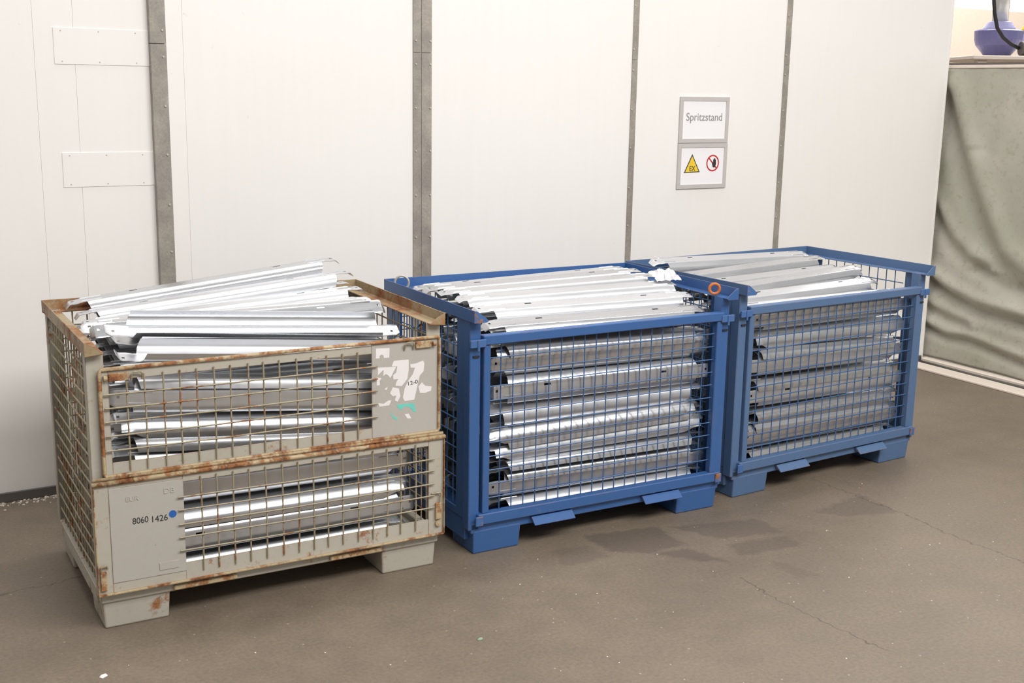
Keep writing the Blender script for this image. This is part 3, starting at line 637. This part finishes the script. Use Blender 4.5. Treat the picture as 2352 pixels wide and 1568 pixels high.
 ('g', (0.06594, 0.7443, 0.6233), (1.126, 0.7434, 0.6228), 90.8, 'pk_g', 'pg', 2),
 ('g', (0.08952, 0.1893, 0.7406), (1.15, 0.1902, 0.7405), 89.8, 'pk_g', 'pg', 0),
 ('g', (0.06087, 0.2606, 0.74), (1.121, 0.2616, 0.7409), 89.5, 'pk_g', 'pg', 0),
 ('g', (0.1103, 0.2975, 0.7377), (1.17, 0.2985, 0.7373), 90.0, 'pk_g', 'pg', 0),
 ('g', (0.08641, 0.3679, 0.7399), (1.146, 0.3694, 0.7389), 89.9, 'pk_g', 'pg', 0),
 ('g', (0.1143, 0.4011, 0.7387), (1.174, 0.3995, 0.7373), 89.7, 'pk_g', 'pg', 1),
 ('g', (0.1022, 0.4369, 0.7381), (1.162, 0.4381, 0.7391), 89.9, 'pk_g', 'pg', 0),
 ('g', (0.1195, 0.4724, 0.7358), (1.179, 0.4724, 0.7345), 90.5, 'pk_g', 'pg', 1),
 ('g', (0.06525, 0.5071, 0.7385), (1.125, 0.5059, 0.737), 89.7, 'pk_g', 'pg', 2),
 ('g', (0.07074, 0.5441, 0.7391), (1.131, 0.545, 0.7374), 89.4, 'pk_g', 'pg', 0),
 ('g', (0.08421, 0.5805, 0.7379), (1.144, 0.5812, 0.7369), 90.0, 'pk_g', 'pg', 2),
 ('g', (0.06119, 0.6146, 0.7384), (1.121, 0.6161, 0.7368), 89.9, 'pk_g', 'pg', 2),
 ('g', (0.09835, 0.6498, 0.7379), (1.158, 0.6479, 0.7379), 90.0, 'pk_g', 'pg', 1),
 ('g', (0.06923, 0.6833, 0.7398), (1.129, 0.6844, 0.7386), 89.9, 'pk_g', 'pg', 1),
 ('g', (0.07561, 0.7182, 0.739), (1.136, 0.7192, 0.7398), 89.9, 'pk_g', 'pg', 0),
 ('m', (0.06994, 0.2335, 0.1766), (1.13, 0.2317, 0.1788), 272.7, 'pk_m', 'pm', 1),
 ('m', (0.1003, 0.2441, 0.1762), (1.16, 0.2433, 0.176), 88.7, 'pk_m', 'pm', 1),
 ('m', (0.0973, 0.297, 0.1752), (1.157, 0.2984, 0.1737), 91.2, 'pk_m', 'pm', 1),
 ('m', (0.1164, 0.3519, 0.1779), (1.176, 0.3535, 0.1784), 90.2, 'pk_m', 'pm', 1),
 ('m', (0.09116, 0.4065, 0.1758), (1.151, 0.4084, 0.1751), 86.8, 'pk_m', 'pm', 2),
 ('m', (0.1161, 0.5052, 0.1787), (1.176, 0.505, 0.1779), 270.1, 'pk_m', 'pm', 1),
 ('m', (0.07894, 0.5123, 0.1768), (1.139, 0.5105, 0.1789), 89.2, 'pk_m', 'pm', 0),
 ('m', (0.09351, 0.5679, 0.1783), (1.154, 0.5662, 0.1784), 91.4, 'pk_m', 'pm', 2),
 ('m', (0.08933, 0.666, 0.1801), (1.149, 0.6659, 0.1797), 272.1, 'pk_m', 'pm', 0),
 ('m', (0.1137, 0.6749, 0.1784), (1.174, 0.6751, 0.1778), 89.4, 'pk_m', 'pm', 0),
 ('m', (0.07408, 0.2306, 0.2931), (1.134, 0.2324, 0.293), 272.9, 'pk_m', 'pm', 1),
 ('m', (0.08031, 0.241, 0.2894), (1.14, 0.2398, 0.2903), 87.8, 'pk_m', 'pm', 1),
 ('m', (0.09637, 0.2937, 0.2895), (1.156, 0.2955, 0.2908), 91.8, 'pk_m', 'pm', 2),
 ('m', (0.119, 0.3493, 0.2928), (1.179, 0.3476, 0.2936), 91.7, 'pk_m', 'pm', 2),
 ('m', (0.1151, 0.4495, 0.2939), (1.175, 0.4513, 0.2937), 270.9, 'pk_m', 'pm', 2),
 ('m', (0.1143, 0.504, 0.2911), (1.174, 0.5032, 0.2903), 272.1, 'pk_m', 'pm', 0),
 ('m', (0.1147, 0.5589, 0.2935), (1.175, 0.5595, 0.2948), 272.7, 'pk_m', 'pm', 0),
 ('m', (0.06661, 0.5681, 0.2948), (1.127, 0.5676, 0.2951), 91.1, 'pk_m', 'pm', 1),
 ('m', (0.1172, 0.6661, 0.2912), (1.177, 0.6648, 0.2915), 272.7, 'pk_m', 'pm', 1),
 ('m', (0.08498, 0.719, 0.2949), (1.145, 0.7206, 0.2956), 272.9, 'pk_m', 'pm', 0),
 ('m', (0.1054, 0.2316, 0.4088), (1.165, 0.2312, 0.409), 273.0, 'pk_m', 'pm', 0),
 ('m', (0.07347, 0.2837, 0.4089), (1.133, 0.2823, 0.4068), 269.6, 'pk_m', 'pm', 2),
 ('m', (0.1089, 0.3385, 0.4032), (1.169, 0.3372, 0.4047), 270.8, 'pk_m', 'pm', 2),
 ('m', (0.1088, 0.3931, 0.4063), (1.169, 0.3927, 0.404), 268.9, 'pk_m', 'pm', 2),
 ('m', (0.1162, 0.4006, 0.4078), (1.176, 0.4006, 0.4085), 89.3, 'pk_m', 'pm', 0),
 ('m', (0.1157, 0.4541, 0.4063), (1.176, 0.4528, 0.4038), 92.2, 'pk_m', 'pm', 2),
 ('m', (0.1013, 0.5547, 0.4039), (1.161, 0.555, 0.4023), 268.1, 'pk_m', 'pm', 0),
 ('m', (0.1131, 0.5655, 0.408), (1.173, 0.5639, 0.4067), 87.9, 'pk_m', 'pm', 1),
 ('m', (0.06202, 0.618, 0.4068), (1.122, 0.6161, 0.4073), 89.7, 'pk_m', 'pm', 2),
 ('m', (0.06125, 0.7183, 0.4079), (1.121, 0.7188, 0.4096), 271.7, 'pk_m', 'pm', 1),
 ('m', (0.1184, 0.2307, 0.5201), (1.178, 0.2297, 0.5181), 268.2, 'pk_m', 'pm', 0),
 ('m', (0.1161, 0.2402, 0.5205), (1.176, 0.241, 0.5178), 88.2, 'pk_m', 'pm', 0),
 ('m', (0.0653, 0.3409, 0.5224), (1.125, 0.3406, 0.523), 268.3, 'pk_m', 'pm', 1),
 ('m', (0.06515, 0.3512, 0.522), (1.125, 0.351, 0.523), 93.4, 'pk_m', 'pm', 0),
 ('m', (0.1039, 0.4057, 0.5201), (1.164, 0.4057, 0.5218), 86.7, 'pk_m', 'pm', 2),
 ('m', (0.07296, 0.4589, 0.5213), (1.133, 0.4597, 0.5221), 87.7, 'pk_m', 'pm', 1),
 ('m', (0.06048, 0.5113, 0.5176), (1.12, 0.5116, 0.5154), 90.8, 'pk_m', 'pm', 2),
 ('m', (0.06096, 0.6119, 0.5206), (1.121, 0.6136, 0.5189), 272.7, 'pk_m', 'pm', 2),
 ('m', (0.1137, 0.6193, 0.5208), (1.174, 0.6199, 0.5181), 87.0, 'pk_m', 'pm', 0),
 ('m', (0.06539, 0.6726, 0.5179), (1.125, 0.6707, 0.5194), 93.4, 'pk_m', 'pm', 1),
 ('m', (0.07172, 0.1866, 0.6325), (1.132, 0.1877, 0.6327), 88.3, 'pk_m', 'pm', 1),
 ('m', (0.09718, 0.239, 0.6322), (1.157, 0.238, 0.6302), 86.8, 'pk_m', 'pm', 2),
 ('m', (0.06866, 0.2917, 0.6318), (1.129, 0.2908, 0.6306), 92.0, 'pk_m', 'pm', 0),
 ('m', (0.1083, 0.3899, 0.6356), (1.168, 0.3893, 0.6358), 271.4, 'pk_m', 'pm', 2),
 ('m', (0.07318, 0.3984, 0.6368), (1.133, 0.3984, 0.6352), 89.7, 'pk_m', 'pm', 1),
 ('m', (0.1165, 0.4527, 0.6339), (1.177, 0.4519, 0.6344), 88.3, 'pk_m', 'pm', 2),
 ('m', (0.06993, 0.5059, 0.6364), (1.13, 0.5075, 0.6357), 92.9, 'pk_m', 'pm', 2),
 ('m', (0.1031, 0.5613, 0.6316), (1.163, 0.5622, 0.6292), 87.3, 'pk_m', 'pm', 2),
 ('m', (0.09258, 0.6149, 0.6362), (1.153, 0.6135, 0.6363), 92.6, 'pk_m', 'pm', 1),
 ('m', (0.08549, 0.6679, 0.6363), (1.145, 0.6685, 0.6391), 90.2, 'pk_m', 'pm', 2),
 ('m', (0.09796, 0.234, 0.7486), (1.158, 0.2354, 0.7466), 272.5, 'pk_m', 'pm', 0),
 ('m', (0.07086, 0.2992, 0.7506), (1.131, 0.3002, 0.7483), 89.7, 'pk_m', 'pm', 1),
 ('m', (0.07816, 0.3552, 0.7464), (1.138, 0.354, 0.7475), 92.6, 'pk_m', 'pm', 2),
 ('m', (0.09157, 0.4099, 0.7472), (1.152, 0.4085, 0.7448), 88.8, 'pk_m', 'pm', 1),
 ('m', (0.08527, 0.4631, 0.7497), (1.145, 0.463, 0.7486), 91.9, 'pk_m', 'pm', 2),
 ('m', (0.06121, 0.5163, 0.7488), (1.121, 0.5177, 0.7475), 90.2, 'pk_m', 'pm', 0),
 ('m', (0.1198, 0.5716, 0.7477), (1.18, 0.5706, 0.7477), 88.2, 'pk_m', 'pm', 1),
 ('m', (0.08089, 0.6686, 0.7505), (1.141, 0.6701, 0.7511), 271.5, 'pk_m', 'pm', 2),
 ('m', (0.1051, 0.7233, 0.7504), (1.165, 0.7232, 0.7534), 269.3, 'pk_m', 'pm', 2),
 ('r', (0.08567, 0.2023, 0.2028), (1.146, 0.202, 0.2012), 92.6, 'pk_r', 'pr', 2),
 ('r', (0.0894, 0.3342, 0.1981), (1.149, 0.3341, 0.1985), 92.0, 'pk_r', 'pr', 1),
 ('r', (0.1064, 0.5099, 0.2014), (1.166, 0.5108, 0.1988), 272.7, 'pk_r', 'pr', 1),
 ('r', (0.1028, 0.5966, 0.2025), (1.163, 0.597, 0.2049), 93.8, 'pk_r', 'pr', 2),
 ('r', (0.07504, 0.2506, 0.3218), (1.135, 0.2499, 0.3236), 269.3, 'pk_r', 'pr', 1),
 ('r', (0.07751, 0.384, 0.3222), (1.138, 0.3838, 0.3212), 271.2, 'pk_r', 'pr', 0),
 ('r', (0.0648, 0.4698, 0.3227), (1.125, 0.4701, 0.3225), 94.3, 'pk_r', 'pr', 0),
 ('r', (0.1084, 0.6015, 0.3194), (1.168, 0.6025, 0.3192), 89.8, 'pk_r', 'pr', 2),
 ('r', (0.08092, 0.2049, 0.4404), (1.141, 0.2055, 0.4403), 85.8, 'pk_r', 'pr', 2),
 ('r', (0.08957, 0.3819, 0.4384), (1.15, 0.3806, 0.4374), 269.5, 'pk_r', 'pr', 2),
 ('r', (0.08914, 0.4704, 0.4429), (1.149, 0.4691, 0.4429), 91.7, 'pk_r', 'pr', 0),
 ('r', (0.09165, 0.6033, 0.439), (1.152, 0.6032, 0.4418), 95.6, 'pk_r', 'pr', 1),
 ('r', (0.06031, 0.2079, 0.5624), (1.12, 0.207, 0.5643), 88.1, 'pk_r', 'pr', 1),
 ('r', (0.1063, 0.3851, 0.5585), (1.166, 0.3868, 0.556), 274.6, 'pk_r', 'pr', 1),
 ('r', (0.1175, 0.4715, 0.5575), (1.177, 0.4705, 0.5602), 85.4, 'pk_r', 'pr', 0),
 ('r', (0.08761, 0.6047, 0.558), (1.148, 0.6047, 0.5602), 90.3, 'pk_r', 'pr', 1),
 ('r', (0.07627, 0.2033, 0.6783), (1.136, 0.2014, 0.6769), 93.7, 'pk_r', 'pr', 2),
 ('r', (0.09172, 0.3335, 0.6781), (1.152, 0.3342, 0.6764), 89.1, 'pk_r', 'pr', 2),
 ('r', (0.06363, 0.4664, 0.679), (1.124, 0.4663, 0.6801), 87.6, 'pk_r', 'pr', 0),
 ('r', (0.06668, 0.5973, 0.6817), (1.127, 0.5985, 0.6838), 85.7, 'pk_r', 'pr', 1),
]
for k_, a_, b_, ro_, lb_, gr_, me_ in RAILS: rail(k_, a_, b_, ro_, HIDDEN.get(lb_, lb_), GROUPS[gr_], me_)
# RAILS-END
# ------------------------------------------------------------------ shared cage pieces
def lattice(x0, x1, z0, z1, px, pz, r, plane, c, over=(0, 0), wav=0.0, n=5):
    """welded wire grid in plane 'y' (x,z) or 'x' (y,z) at offset c; over = how far wires run onto the frame"""
    mb = MB(); nx = max(1, round((x1-x0)/px)); nz = max(1, round((z1-z0)/pz))
    P = (lambda a, b, o: (a, c+o, b)) if plane == 'y' else (lambda a, b, o: (c+o, a, b))
    for i in range(1, nx):
        x = x0+(x1-x0)*i/nx+random.uniform(-wav, wav)
        mb.tube([P(x, z0-over[1], 0), P(x+random.uniform(-wav, wav), (z0+z1)/2, 0), P(x, z1+over[1]*.4, 0)], r, n, cap=True)
    for j in range(1, nz):
        z = z0+(z1-z0)*j/nz+random.uniform(-wav, wav)
        mb.tube([P(x0-over[0], z, -2*r), P(x0*.6+x1*.4, z-wav*1.5, -2*r), P(x1+over[0], z, -2*r)], r, n, cap=True)
    return mb

# ------------------------------------------------------------------ grey stacking cage
G = empty('mesh_cage', (0, 0, 0)); tag(G, 'rusty grey wire mesh stacking cage with two-part front flap', 'mesh cage')
W, D = 1.24, .835
for x in (.017, 1.003):
    for y in (.033, .60):
        MB().box(x, x+.22, y, y+.20, .0, .108, top=(.006, .008)).build('foot', 'grey', G, bevel=.006, seg=2)
base = MB()
base.box(.012, 1.228, .026, .066, .094, .134); base.box(.012, 1.228, .77, .81, .094, .134); base.box(.006, .04, .066, .77, .085, .14); base.box(1.20, 1.234, .066, .77, .085, .14)
base.build('base_frame', 'grey', G, bevel=.003)
MB().box(.04, 1.20, .066, .77, .108, .118).build('floor_plate', 'grey', G)
for x0, x1 in ((.245, .462), (.798, .998)):
    MB().box(x0, x1, .012, .07, .100, .117).build('fork_guide', 'grey_edge', G, bevel=.004)
def lpost(x, y, sx, sy, z0, z1):
    mb = MB(); t = .005; w1, w2 = .055, .04
    pts = [(x, y), (x+sx*w1, y), (x+sx*w1, y+sy*t), (x+sx*t, y+sy*t), (x+sx*t, y+sy*w2), (x, y+sy*w2)]
    return mb.prism(pts, 'z', z0, z1)
for x, sx in ((.006, 1), (1.234, -1)):
    for y, sy in ((.026, 1), (.81, -1)):
        p = lpost(x, y, sx, sy, .12, .935).build('corner_post', 'grey', G, bevel=.0015)
# flared rims: outer upright leg, sloping inner leg, closed by a gusset at the front
def rim(side):
    t = .004
    prof = [(0, .97), (0, .928), (.008, .924), (.058, .930), (.058, .934), (.010, .930), (t, .934), (t, .97)]
    mb = MB()
    if side == 'L': mb.prism(prof, 'y', 0.0, D)
    elif side == 'R': mb.prism([(W-a, b) for a, b in prof], 'y', 0.0, D)
    else: mb.prism([(D-a, b) for a, b in prof], 'x', .0, W)
    return mb
def xz(pts): return pts
for s in 'LR':
    m = rim(s); m.v = [(v[0], v[1], v[2]) for v in m.v]
    r = m.build('rim', 'grey_rim', G, bevel=.001)
    g = [(.0, .926), (.058, .932), (.03, .955), (.0, .97)] if s == 'L' else [(W, .926), (W-.058, .932), (W-.03, .955), (W, .97)]
    MB().prism(g, 'y', -.004, .0).build('gusset', 'grey_rim', r)
rim('B').build('rim', 'grey_rim', G, bevel=.001)
for s, x in (('L', .020), ('R', 1.220)):
    lattice(.05, .775, .14, .928, .052, .05, .003, 'x', x, (.0, .0), .004).build('side_mesh', 'grey_wire', G)
lattice(.05, 1.19, .14, .928, .052, .05, .003, 'y', .80, (0, 0), .002).build('rear_mesh', 'grey_wire', G)
# upper flap
UF = MB(); y0, y1 = .014, .019
UF.box(.046, .070, y0, y1, .53, .872); UF.box(.070, .962, y0, y1, .53, .571); UF.box(.070, .962, y0, y1, .842, .872)
up = UF.build('upper_flap', 'grey', G, bevel=.001)
rod = [(.046, .010, .528), (.043, .010, .54), (.043, .010, .868), (.048, .010, .879), (1.215, .010, .883), (1.223, .010, .875), (1.223, .010, .54), (1.215, .010, .530)]
MB().tube(rod, .0065, 8, closed=True).build('edge_rod', 'grey_edge', up, smooth=True)
lattice(.070, .962, .571, .842, .0555, .0455, .0030, 'y', .010, (.018, .030), .0025).build('wire_mesh', 'grey_wire', up)
MB().box(.962, 1.218, y0-.001, y1, .534, .875).build('plate', 'grey_clean', up, bevel=.001)
def latch(parent, x, z, d):
    MB().box(x, x+d*.062, .003, .010, z-.013, z+.013).build('latch_bolt', 'grey_edge', parent, bevel=.002) if d > 0 else MB().box(x+d*.062, x, .003, .010, z-.013, z+.013).build('latch_bolt', 'grey_edge', parent, bevel=.002)
    MB().tube([(x-d*.004, .004, z), (x-d*.016, .004, z)], .009, 10).build('latch_pin', 'grey_edge', parent)
    a = x+d*.07; b = x+d*.104
    MB().tube([(a, .010, z-.014), (a, .002, z+.006), (a+d*.008, .000, z+.013), (b-d*.008, .000, z+.013), (b, .002, z+.006), (b, .010, z-.014)], .0035, 6).build('latch_handle', 'grey_wire', parent)
latch(up, .070, .852, 1); latch(up, 1.190, .860, -1)
PAPER = {
 'note': [(.9777, .8599), (1.0298, .8576), (1.0283, .8226), (1.0076, .8229), (1.0058, .8336), (.9979, .8368), (.9912, .8325), (.9912, .8237), (.9767, .8244)],
 't1': [(.9843, .7905), (1.0549, .7872), (1.0441, .7693), (1.032, .7477), (1.024, .7587), (1.0147, .7647), (1.004, .7583), (1.0068, .7807), (.9948, .7719), (.9841, .7629)],
 't2': [(1.0375, .7902), (1.0456, .8096), (1.1036, .8084), (1.103, .7683), (1.098, .7382), (1.0763, .7137), (1.052, .7176), (1.0547, .7301), (1.0628, .7419), (1.044, .7414), (1.0427, .7568), (1.0548, .7656), (1.0589, .788)],
 't3': [(1.109, .7906), (1.1308, .791), (1.1609, .7995), (1.1651, .7876), (1.1623, .7596), (1.1472, .7458), (1.1404, .7208), (1.1308, .6807), (1.1253, .6581), (1.087, .6574), (1.0802, .671), (1.0871, .7036), (1.1007, .7302), (1.1198, .7538), (1.128, .7759), (1.1117, .7776)],
 't4': [(1.0303, .692), (1.0412, .7137), (1.0654, .706), (1.0707, .6772), (1.0598, .658), (1.0491, .6643), (1.0545, .6816), (1.041, .6806)],
 't5': [(1.1418, .7052), (1.1555, .7192), (1.1693, .7048), (1.1943, .6995), (1.1916, .6842), (1.1694, .6789), (1.1473, .6814)],
 't6': [(.9801, .7558), (.9986, .7513), (.9906, .742), (.9918, .7267), (.9799, .7268)],
 't7': [(.9847, .6616), (1.006, .6566), (1.0248, .6671), (1.0356, .6659), (1.0274, .6489), (.99, .6483)],
 't8': [(1.009, .7097), (1.0224, .7183), (1.017, .7062)],
 't9': [(1.0869, .6084), (1.1033, .609), (1.1142, .5895), (1.0978, .5915)]}
for kx, pts in PAPER.items(): MB().prism(pts, 'y', .0124, .0130).build('torn_label', 'paper', up)
for pts in ([(1.0544, .6471), (1.0897, .6468), (1.1253, .6452), (1.1266, .6321), (1.1335, .6105), (1.1225, .6144), (1.1088, .6316), (1.0951, .6371), (1.0815, .6348), (1.0706, .6258)],
            [(1.0327, .6176), (1.0408, .6217), (1.038, .6118), (1.0488, .6027), (1.0623, .5985), (1.0542, .5905), (1.0434, .5983)]):
    MB().prism(pts, 'y', .0126, .0130).build('paint_mark', 'teal', up)
text_mesh('lettering', '12-0', .020, 'ink_black', up, at(1.118, .0122, .722) @ Matrix.Rotation(.12, 4, 'Z'), width=.038)
# lower flap
LF = MB(); y0, y1 = .006, .012
LF.box(.002, .050, y0, y1, .136, .506); LF.box(.286, 1.180, y0, y1, .136, .196); LF.box(.286, 1.180, y0, y1, .478, .506); LF.box(1.180, 1.240, y0, y1, .136, .506); LF.box(.050, .286, y0, y1, .136, .168); LF.box(.050, .286, y0, y1, .488, .506)
lo = LF.build('lower_flap', 'grey', G, bevel=.001)
MB().tube([(.0, .004, .508), (.4, .004, .510), (.8, .004, .508), (1.245, .004, .508)], .0085, 8).build('edge_rod', 'grey_edge', lo, smooth=True)
MB().tube([(.004, .008, .522), (.6, .008, .524), (1.238, .008, .521)], .006, 8).build('edge_rod', 'grey_edge', lo, smooth=True)
for x in (.001, 1.238): MB().box(x, x+.004, -.004, .010, .136, .50).build('edge_strip', 'grey_edge', lo, bevel=.001)
MB().box(.002, 1.24, -.003, .010, .131, .137).build('edge_strip', 'grey_edge', lo, bevel=.001)
MB().box(.050, .287, y0-.002, y1-.002, .168, .488).build('plate', 'grey_clean', lo, bevel=.001)
lattice(.287, 1.180, .196, .478, .0558, .047, .0030, 'y', .002, (.020, .034), .0025).build('wire_mesh', 'grey_wire', lo)
text_mesh('stencil_number', '8060', .030, 'ink_black', lo, at(.145, .0036, .3685), width=.050)
text_mesh('stencil_number', '1426', .030, 'ink_black', lo, at(.205, .0036, .365), width=.050)
MB().prism([(.249+.0125*math.cos(k*math.pi/12), .374+.0125*math.sin(k*math.pi/12)) for k in range(24)], 'y', .0034, .004).build('round_sticker', 'sticker_blue', lo)
text_mesh('embossed_mark', 'DB', .026, 'emboss', lo, at(.240, .0034, .456), extrude=.0012, width=.034)
text_mesh('embossed_mark', 'EUR', .022, 'emboss', lo, at(.122, .0034, .446), extrude=.0012, width=.040)
MB().box(.198, .262, .002, .0045, .185, .212).build('label_holder', 'grey_clean', lo, bevel=.001)
MB().box(1.205, 1.228, -.006, .004, .195, .258).build('latch_bolt', 'grey_edge', lo, bevel=.002)
MB().tube([(1.19, .0, .296), (1.222, -.004, .298), (1.226, -.004, .29), (1.222, -.004, .262)], .0035, 6).build('latch_handle', 'grey_wire', lo)
MB().tube([(1.216, -.004, .178), (1.216, .006, .178)], .011, 12).build('latch_pin', 'grey_edge', lo)
MB().box(.010, .030, -.004, .006, .150, .215).build('latch_bolt', 'grey_edge', lo, bevel=.002)
MB().tube([(.012, .0, .216), (.012, -.003, .232), (.030, -.003, .236), (.034, .002, .225)], .0035, 6).build('latch_handle', 'grey_wire', lo)

# ------------------------------------------------------------------ blue cages
def blue_cage(k, label, body, ringside):
    loc, rz_ = CR[k]; B = empty('mesh_cage', loc, rz_); tag(B, label, 'mesh cage')
    W, D, H = 1.2407, .8155, .9643
    for x in (.027, W-.238):
        for y in (.040, .595):
            f = MB().box(x, x+.211, y, y+.19, .0, .097, top=(.004, .008)).build('foot', body, B, bevel=.006, seg=2)
    mb = MB(); mb.box(.018, W-.018, .042, .085, .085, .124); mb.box(.018, W-.018, .74, .785, .085, .124); mb.box(.012, .05, .085, .74, .05, .135); mb.box(W-.05, W-.012, .085, .74, .05, .135)
    mb.build('base_frame', body, B, bevel=.003)
    MB().box(.05, W-.05, .085, .74, .108, .118).build('floor_plate', body, B)
    for x0, x1 in ((.280, .468), (.812, 1.002)):
        MB().prism([(.046, .116), (.046, .112), (.004, .088), (.0, .091), (.030, .117)], 'x', x0, x1).build('fork_lip', body, B, bevel=.001)
    for x0, x1 in ((.006, .052), (W-.052, W-.006)):
        for y0, y1 in ((.042, .092), (.74, .79)):
            p = MB().box(x0, x1, y0, y1, .10, .925).build('corner_post', body, B, bevel=.003)
    for x0, x1 in ((.010, .016), (W-.016, W-.010)):
        mb = MB(); mb.box(x0, x1, .092, .155, .135, .925); mb.box(x0, x1, .69, .74, .135, .925); mb.box(x0, x1, .155, .69, .135, .165)
        mb.build('side_frame', body, B, bevel=.001)
    t = .004
    prof = [(0, H), (0, H-.046), (.045, H-.046), (.045, H-.042), (t, H-.042), (t, H)]
    for s in (0, 1):
        q = prof if not s else [(W-a, b) for a, b in prof]
        r = MB().prism(q, 'y', .0, D).build('rim', body, B, bevel=.001)
        g = [(0, H-.046), (.052, H-.046), (.060, H-.040), (.050, H-.030), (.012, H-.002), (0, H)]
        if s: g = [(W-a, b) for a, b in g]
        MB().prism(g, 'y', -.003, .001).build('gusset', 'blue_rust' if s == 0 else body, r)
    MB().prism([(D-a, b) for a, b in prof], 'x', 0, W).build('rim', body, B, bevel=.001)
    for x in (.024, W-.024):
        lattice(.155, .69, .165, .918, .056, .056, .0026, 'x', x).build('side_mesh', 'blue_wire', B)
    lattice(.05, W-.05, .135, .918, .056, .056, .0026, 'y', .775).build('rear_mesh', 'blue_wire', B)
    # front gate
    gm = MB(); gm.box(.060, .089, .030, .062, .165, .826); gm.box(1.164, 1.192, .030, .062, .165, .826); gm.box(.056, 1.196, .024, .062, .826, .862); gm.box(.040, 1.212, .022, .062, .124, .166)
    g = gm.build('front_gate', body, B, bevel=.003)
    lattice(.089, 1.164, .166, .826, .0535, .0535, .0025, 'y', .050, (.006, .006)).build('wire_mesh', 'blue_wire', g)
    for s in (0, 1):
        X = (lambda a: a) if not s else (lambda a: W-a+.004)
        def bx(a0, a1, *r): 
            lo_, hi_ = sorted((X(a0), X(a1))); return MB().box(lo_, hi_, *r)
        bx(-.002, .064, .020, .030, .820, .850).build('hook_plate', 'blue_rust', g, bevel=.002)
        bx(.026, .036, .016, .024, .806, .850).build('hook', 'blue_rust', g, bevel=.002)
        bx(.026, .058, .016, .024, .122, .160).build('hinge_plate', 'blue_rust', g, bevel=.002)
        bx(.018, .044, .036, .043, .780, .786).build('keeper_slot', 'dark', g)
    return B
bm_ = blue_cage('m', 'bright blue mesh cage in the middle with an orange ring on its rim', 'blue', 'R')
br_ = blue_cage('r', 'duller blue mesh cage farthest right, next to the curtain', 'blue_dull', None)
def ring(parent, name, label, c, R, r, mat, tilt):
    pts = []
    for k2 in range(24):
        t = 2*math.pi*k2/24; v = Vector((math.cos(t)*R, 0, math.sin(t)*R)); pts.append(tuple(Matrix.Rotation(tilt, 3, 'Z') @ v))
    o = MB().tube(pts, r, 8, closed=True).build(name, mat, smooth=True); o.location = crate_mtx('m') @ Vector(c)
    return tag(o, label, 'ring')
ring(None, 'lifting_ring', 'small orange ring leaning in the corner rim of middle blue cage', (1.186, .088, .953), .021, .0065, 'orange', -.5)
ring(None, 'lifting_ring', 'pale ring standing in the rear corner rim of middle blue cage', (.046, .735, .957), .029, .005, 'ring_grey', -.45)

# crumpled film on the rails of the middle cage
def crumple():
    nu, nv = 14, 8; vs = []; fs = []; rr = random.Random(4)
    for j in range(nv+1):
        for i in range(nu+1):
            x = (i/nu-.5)*.12+rr.uniform(-.006, .006); y = (j/nv-.5)*.09+rr.uniform(-.006, .006)
            e = (1-abs(2*i/nu-1)**3)*(1-abs(2*j/nv-1)**3)
            vs.append((x, y, .004+e*(.018+rr.uniform(-.010, .016))+rr.uniform(0, .004)))
    for j in range(nv):
        for i in range(nu): a = j*(nu+1)+i; fs.append((a, a+1, a+nu+2, a+nu+1))
    o = MB().add(vs, fs).build('plastic_film', 'film'); m = o.modifiers.new('thick', 'SOLIDIFY'); m.thickness = .001
    o.matrix_world = crate_mtx('m') @ Matrix.Translation((1.135, .370, .966)) @ Matrix.Rotation(-.1, 4, 'Z') @ Matrix.Rotation(.3, 4, 'X')
    tag(o, 'crumpled white plastic film on rail ends of middle blue cage', 'plastic film')
crumple()

# ------------------------------------------------------------------ litter on the floor
def scrap(name, label, cat, x, y, pts, mat, rz=0, h=.003):
    o = MB().prism(pts, 'z', 0, h).build(name, mat, bevel=.0008); o.location = (x, y, .0); o.rotation_euler = (0, 0, rz); tag(o, label, cat)
scrap('paper_scrap', 'small white paper scrap on floor before the grey cage', 'paper', -.046, -.286, [(-.014, -.007), (.008, -.010), (.015, .004), (.002, .010), (-.012, .006)], 'paper', .7)
scrap('leaf_scrap', 'pale green scrap on floor before the blue cages', 'scrap', 1.078, -.596, [(-.011, 0), (-.004, -.006), (.008, -.005), (.012, .002), (.003, .006)], 'leaf', .2, .005)
cr = MB(); rr = random.Random(11)
for x, y in [(1.593, -.098), (1.414, -.272), (1.381, -.888), (2.052, -1.252), (2.84, -.622), (1.52, -.25), (1.30, -.35), (2.5, -.9), (1.2, -.9), (.6, -.45), (.75, -.62), (.3, -.55), (1.75, -.7), (2.2, -.85)]+[(rr.uniform(-.3, 3.4), rr.uniform(-1.3, .0)) for _ in range(40)]:
    s = rr.uniform(.0012, .0036); a = rr.uniform(0, 3); n = 5
    cr.prism([(x+s*math.cos(a+t*6.283/n)*rr.uniform(.6, 1.4), y+s*math.sin(a+t*6.283/n)*rr.uniform(.6, 1.2)) for t in range(n)], 'z', 0, s*.5)
tag(cr.build('floor_crumbs', 'white_kerb'), 'pale crumbs and grit scattered over the concrete floor', 'grit', kind='stuff')
du = MB()
for _ in range(420):
    t = rr.uniform(-.9, .35); dd = abs(rr.gauss(0, .03))+.014; p = on_wall(t, 0, dd); s = rr.uniform(.002, .006)
    du.prism([(p.x+s*math.cos(q*1.2566)*rr.uniform(.6, 1.3), p.y+s*math.sin(q*1.2566)*rr.uniform(.6, 1.3)) for q in range(5)], 'z', 0, s*.6)
tag(du.build('wall_dust', 'white_kerb'), 'pale dust and plaster crumbs along the wall foot', 'dust', kind='stuff')
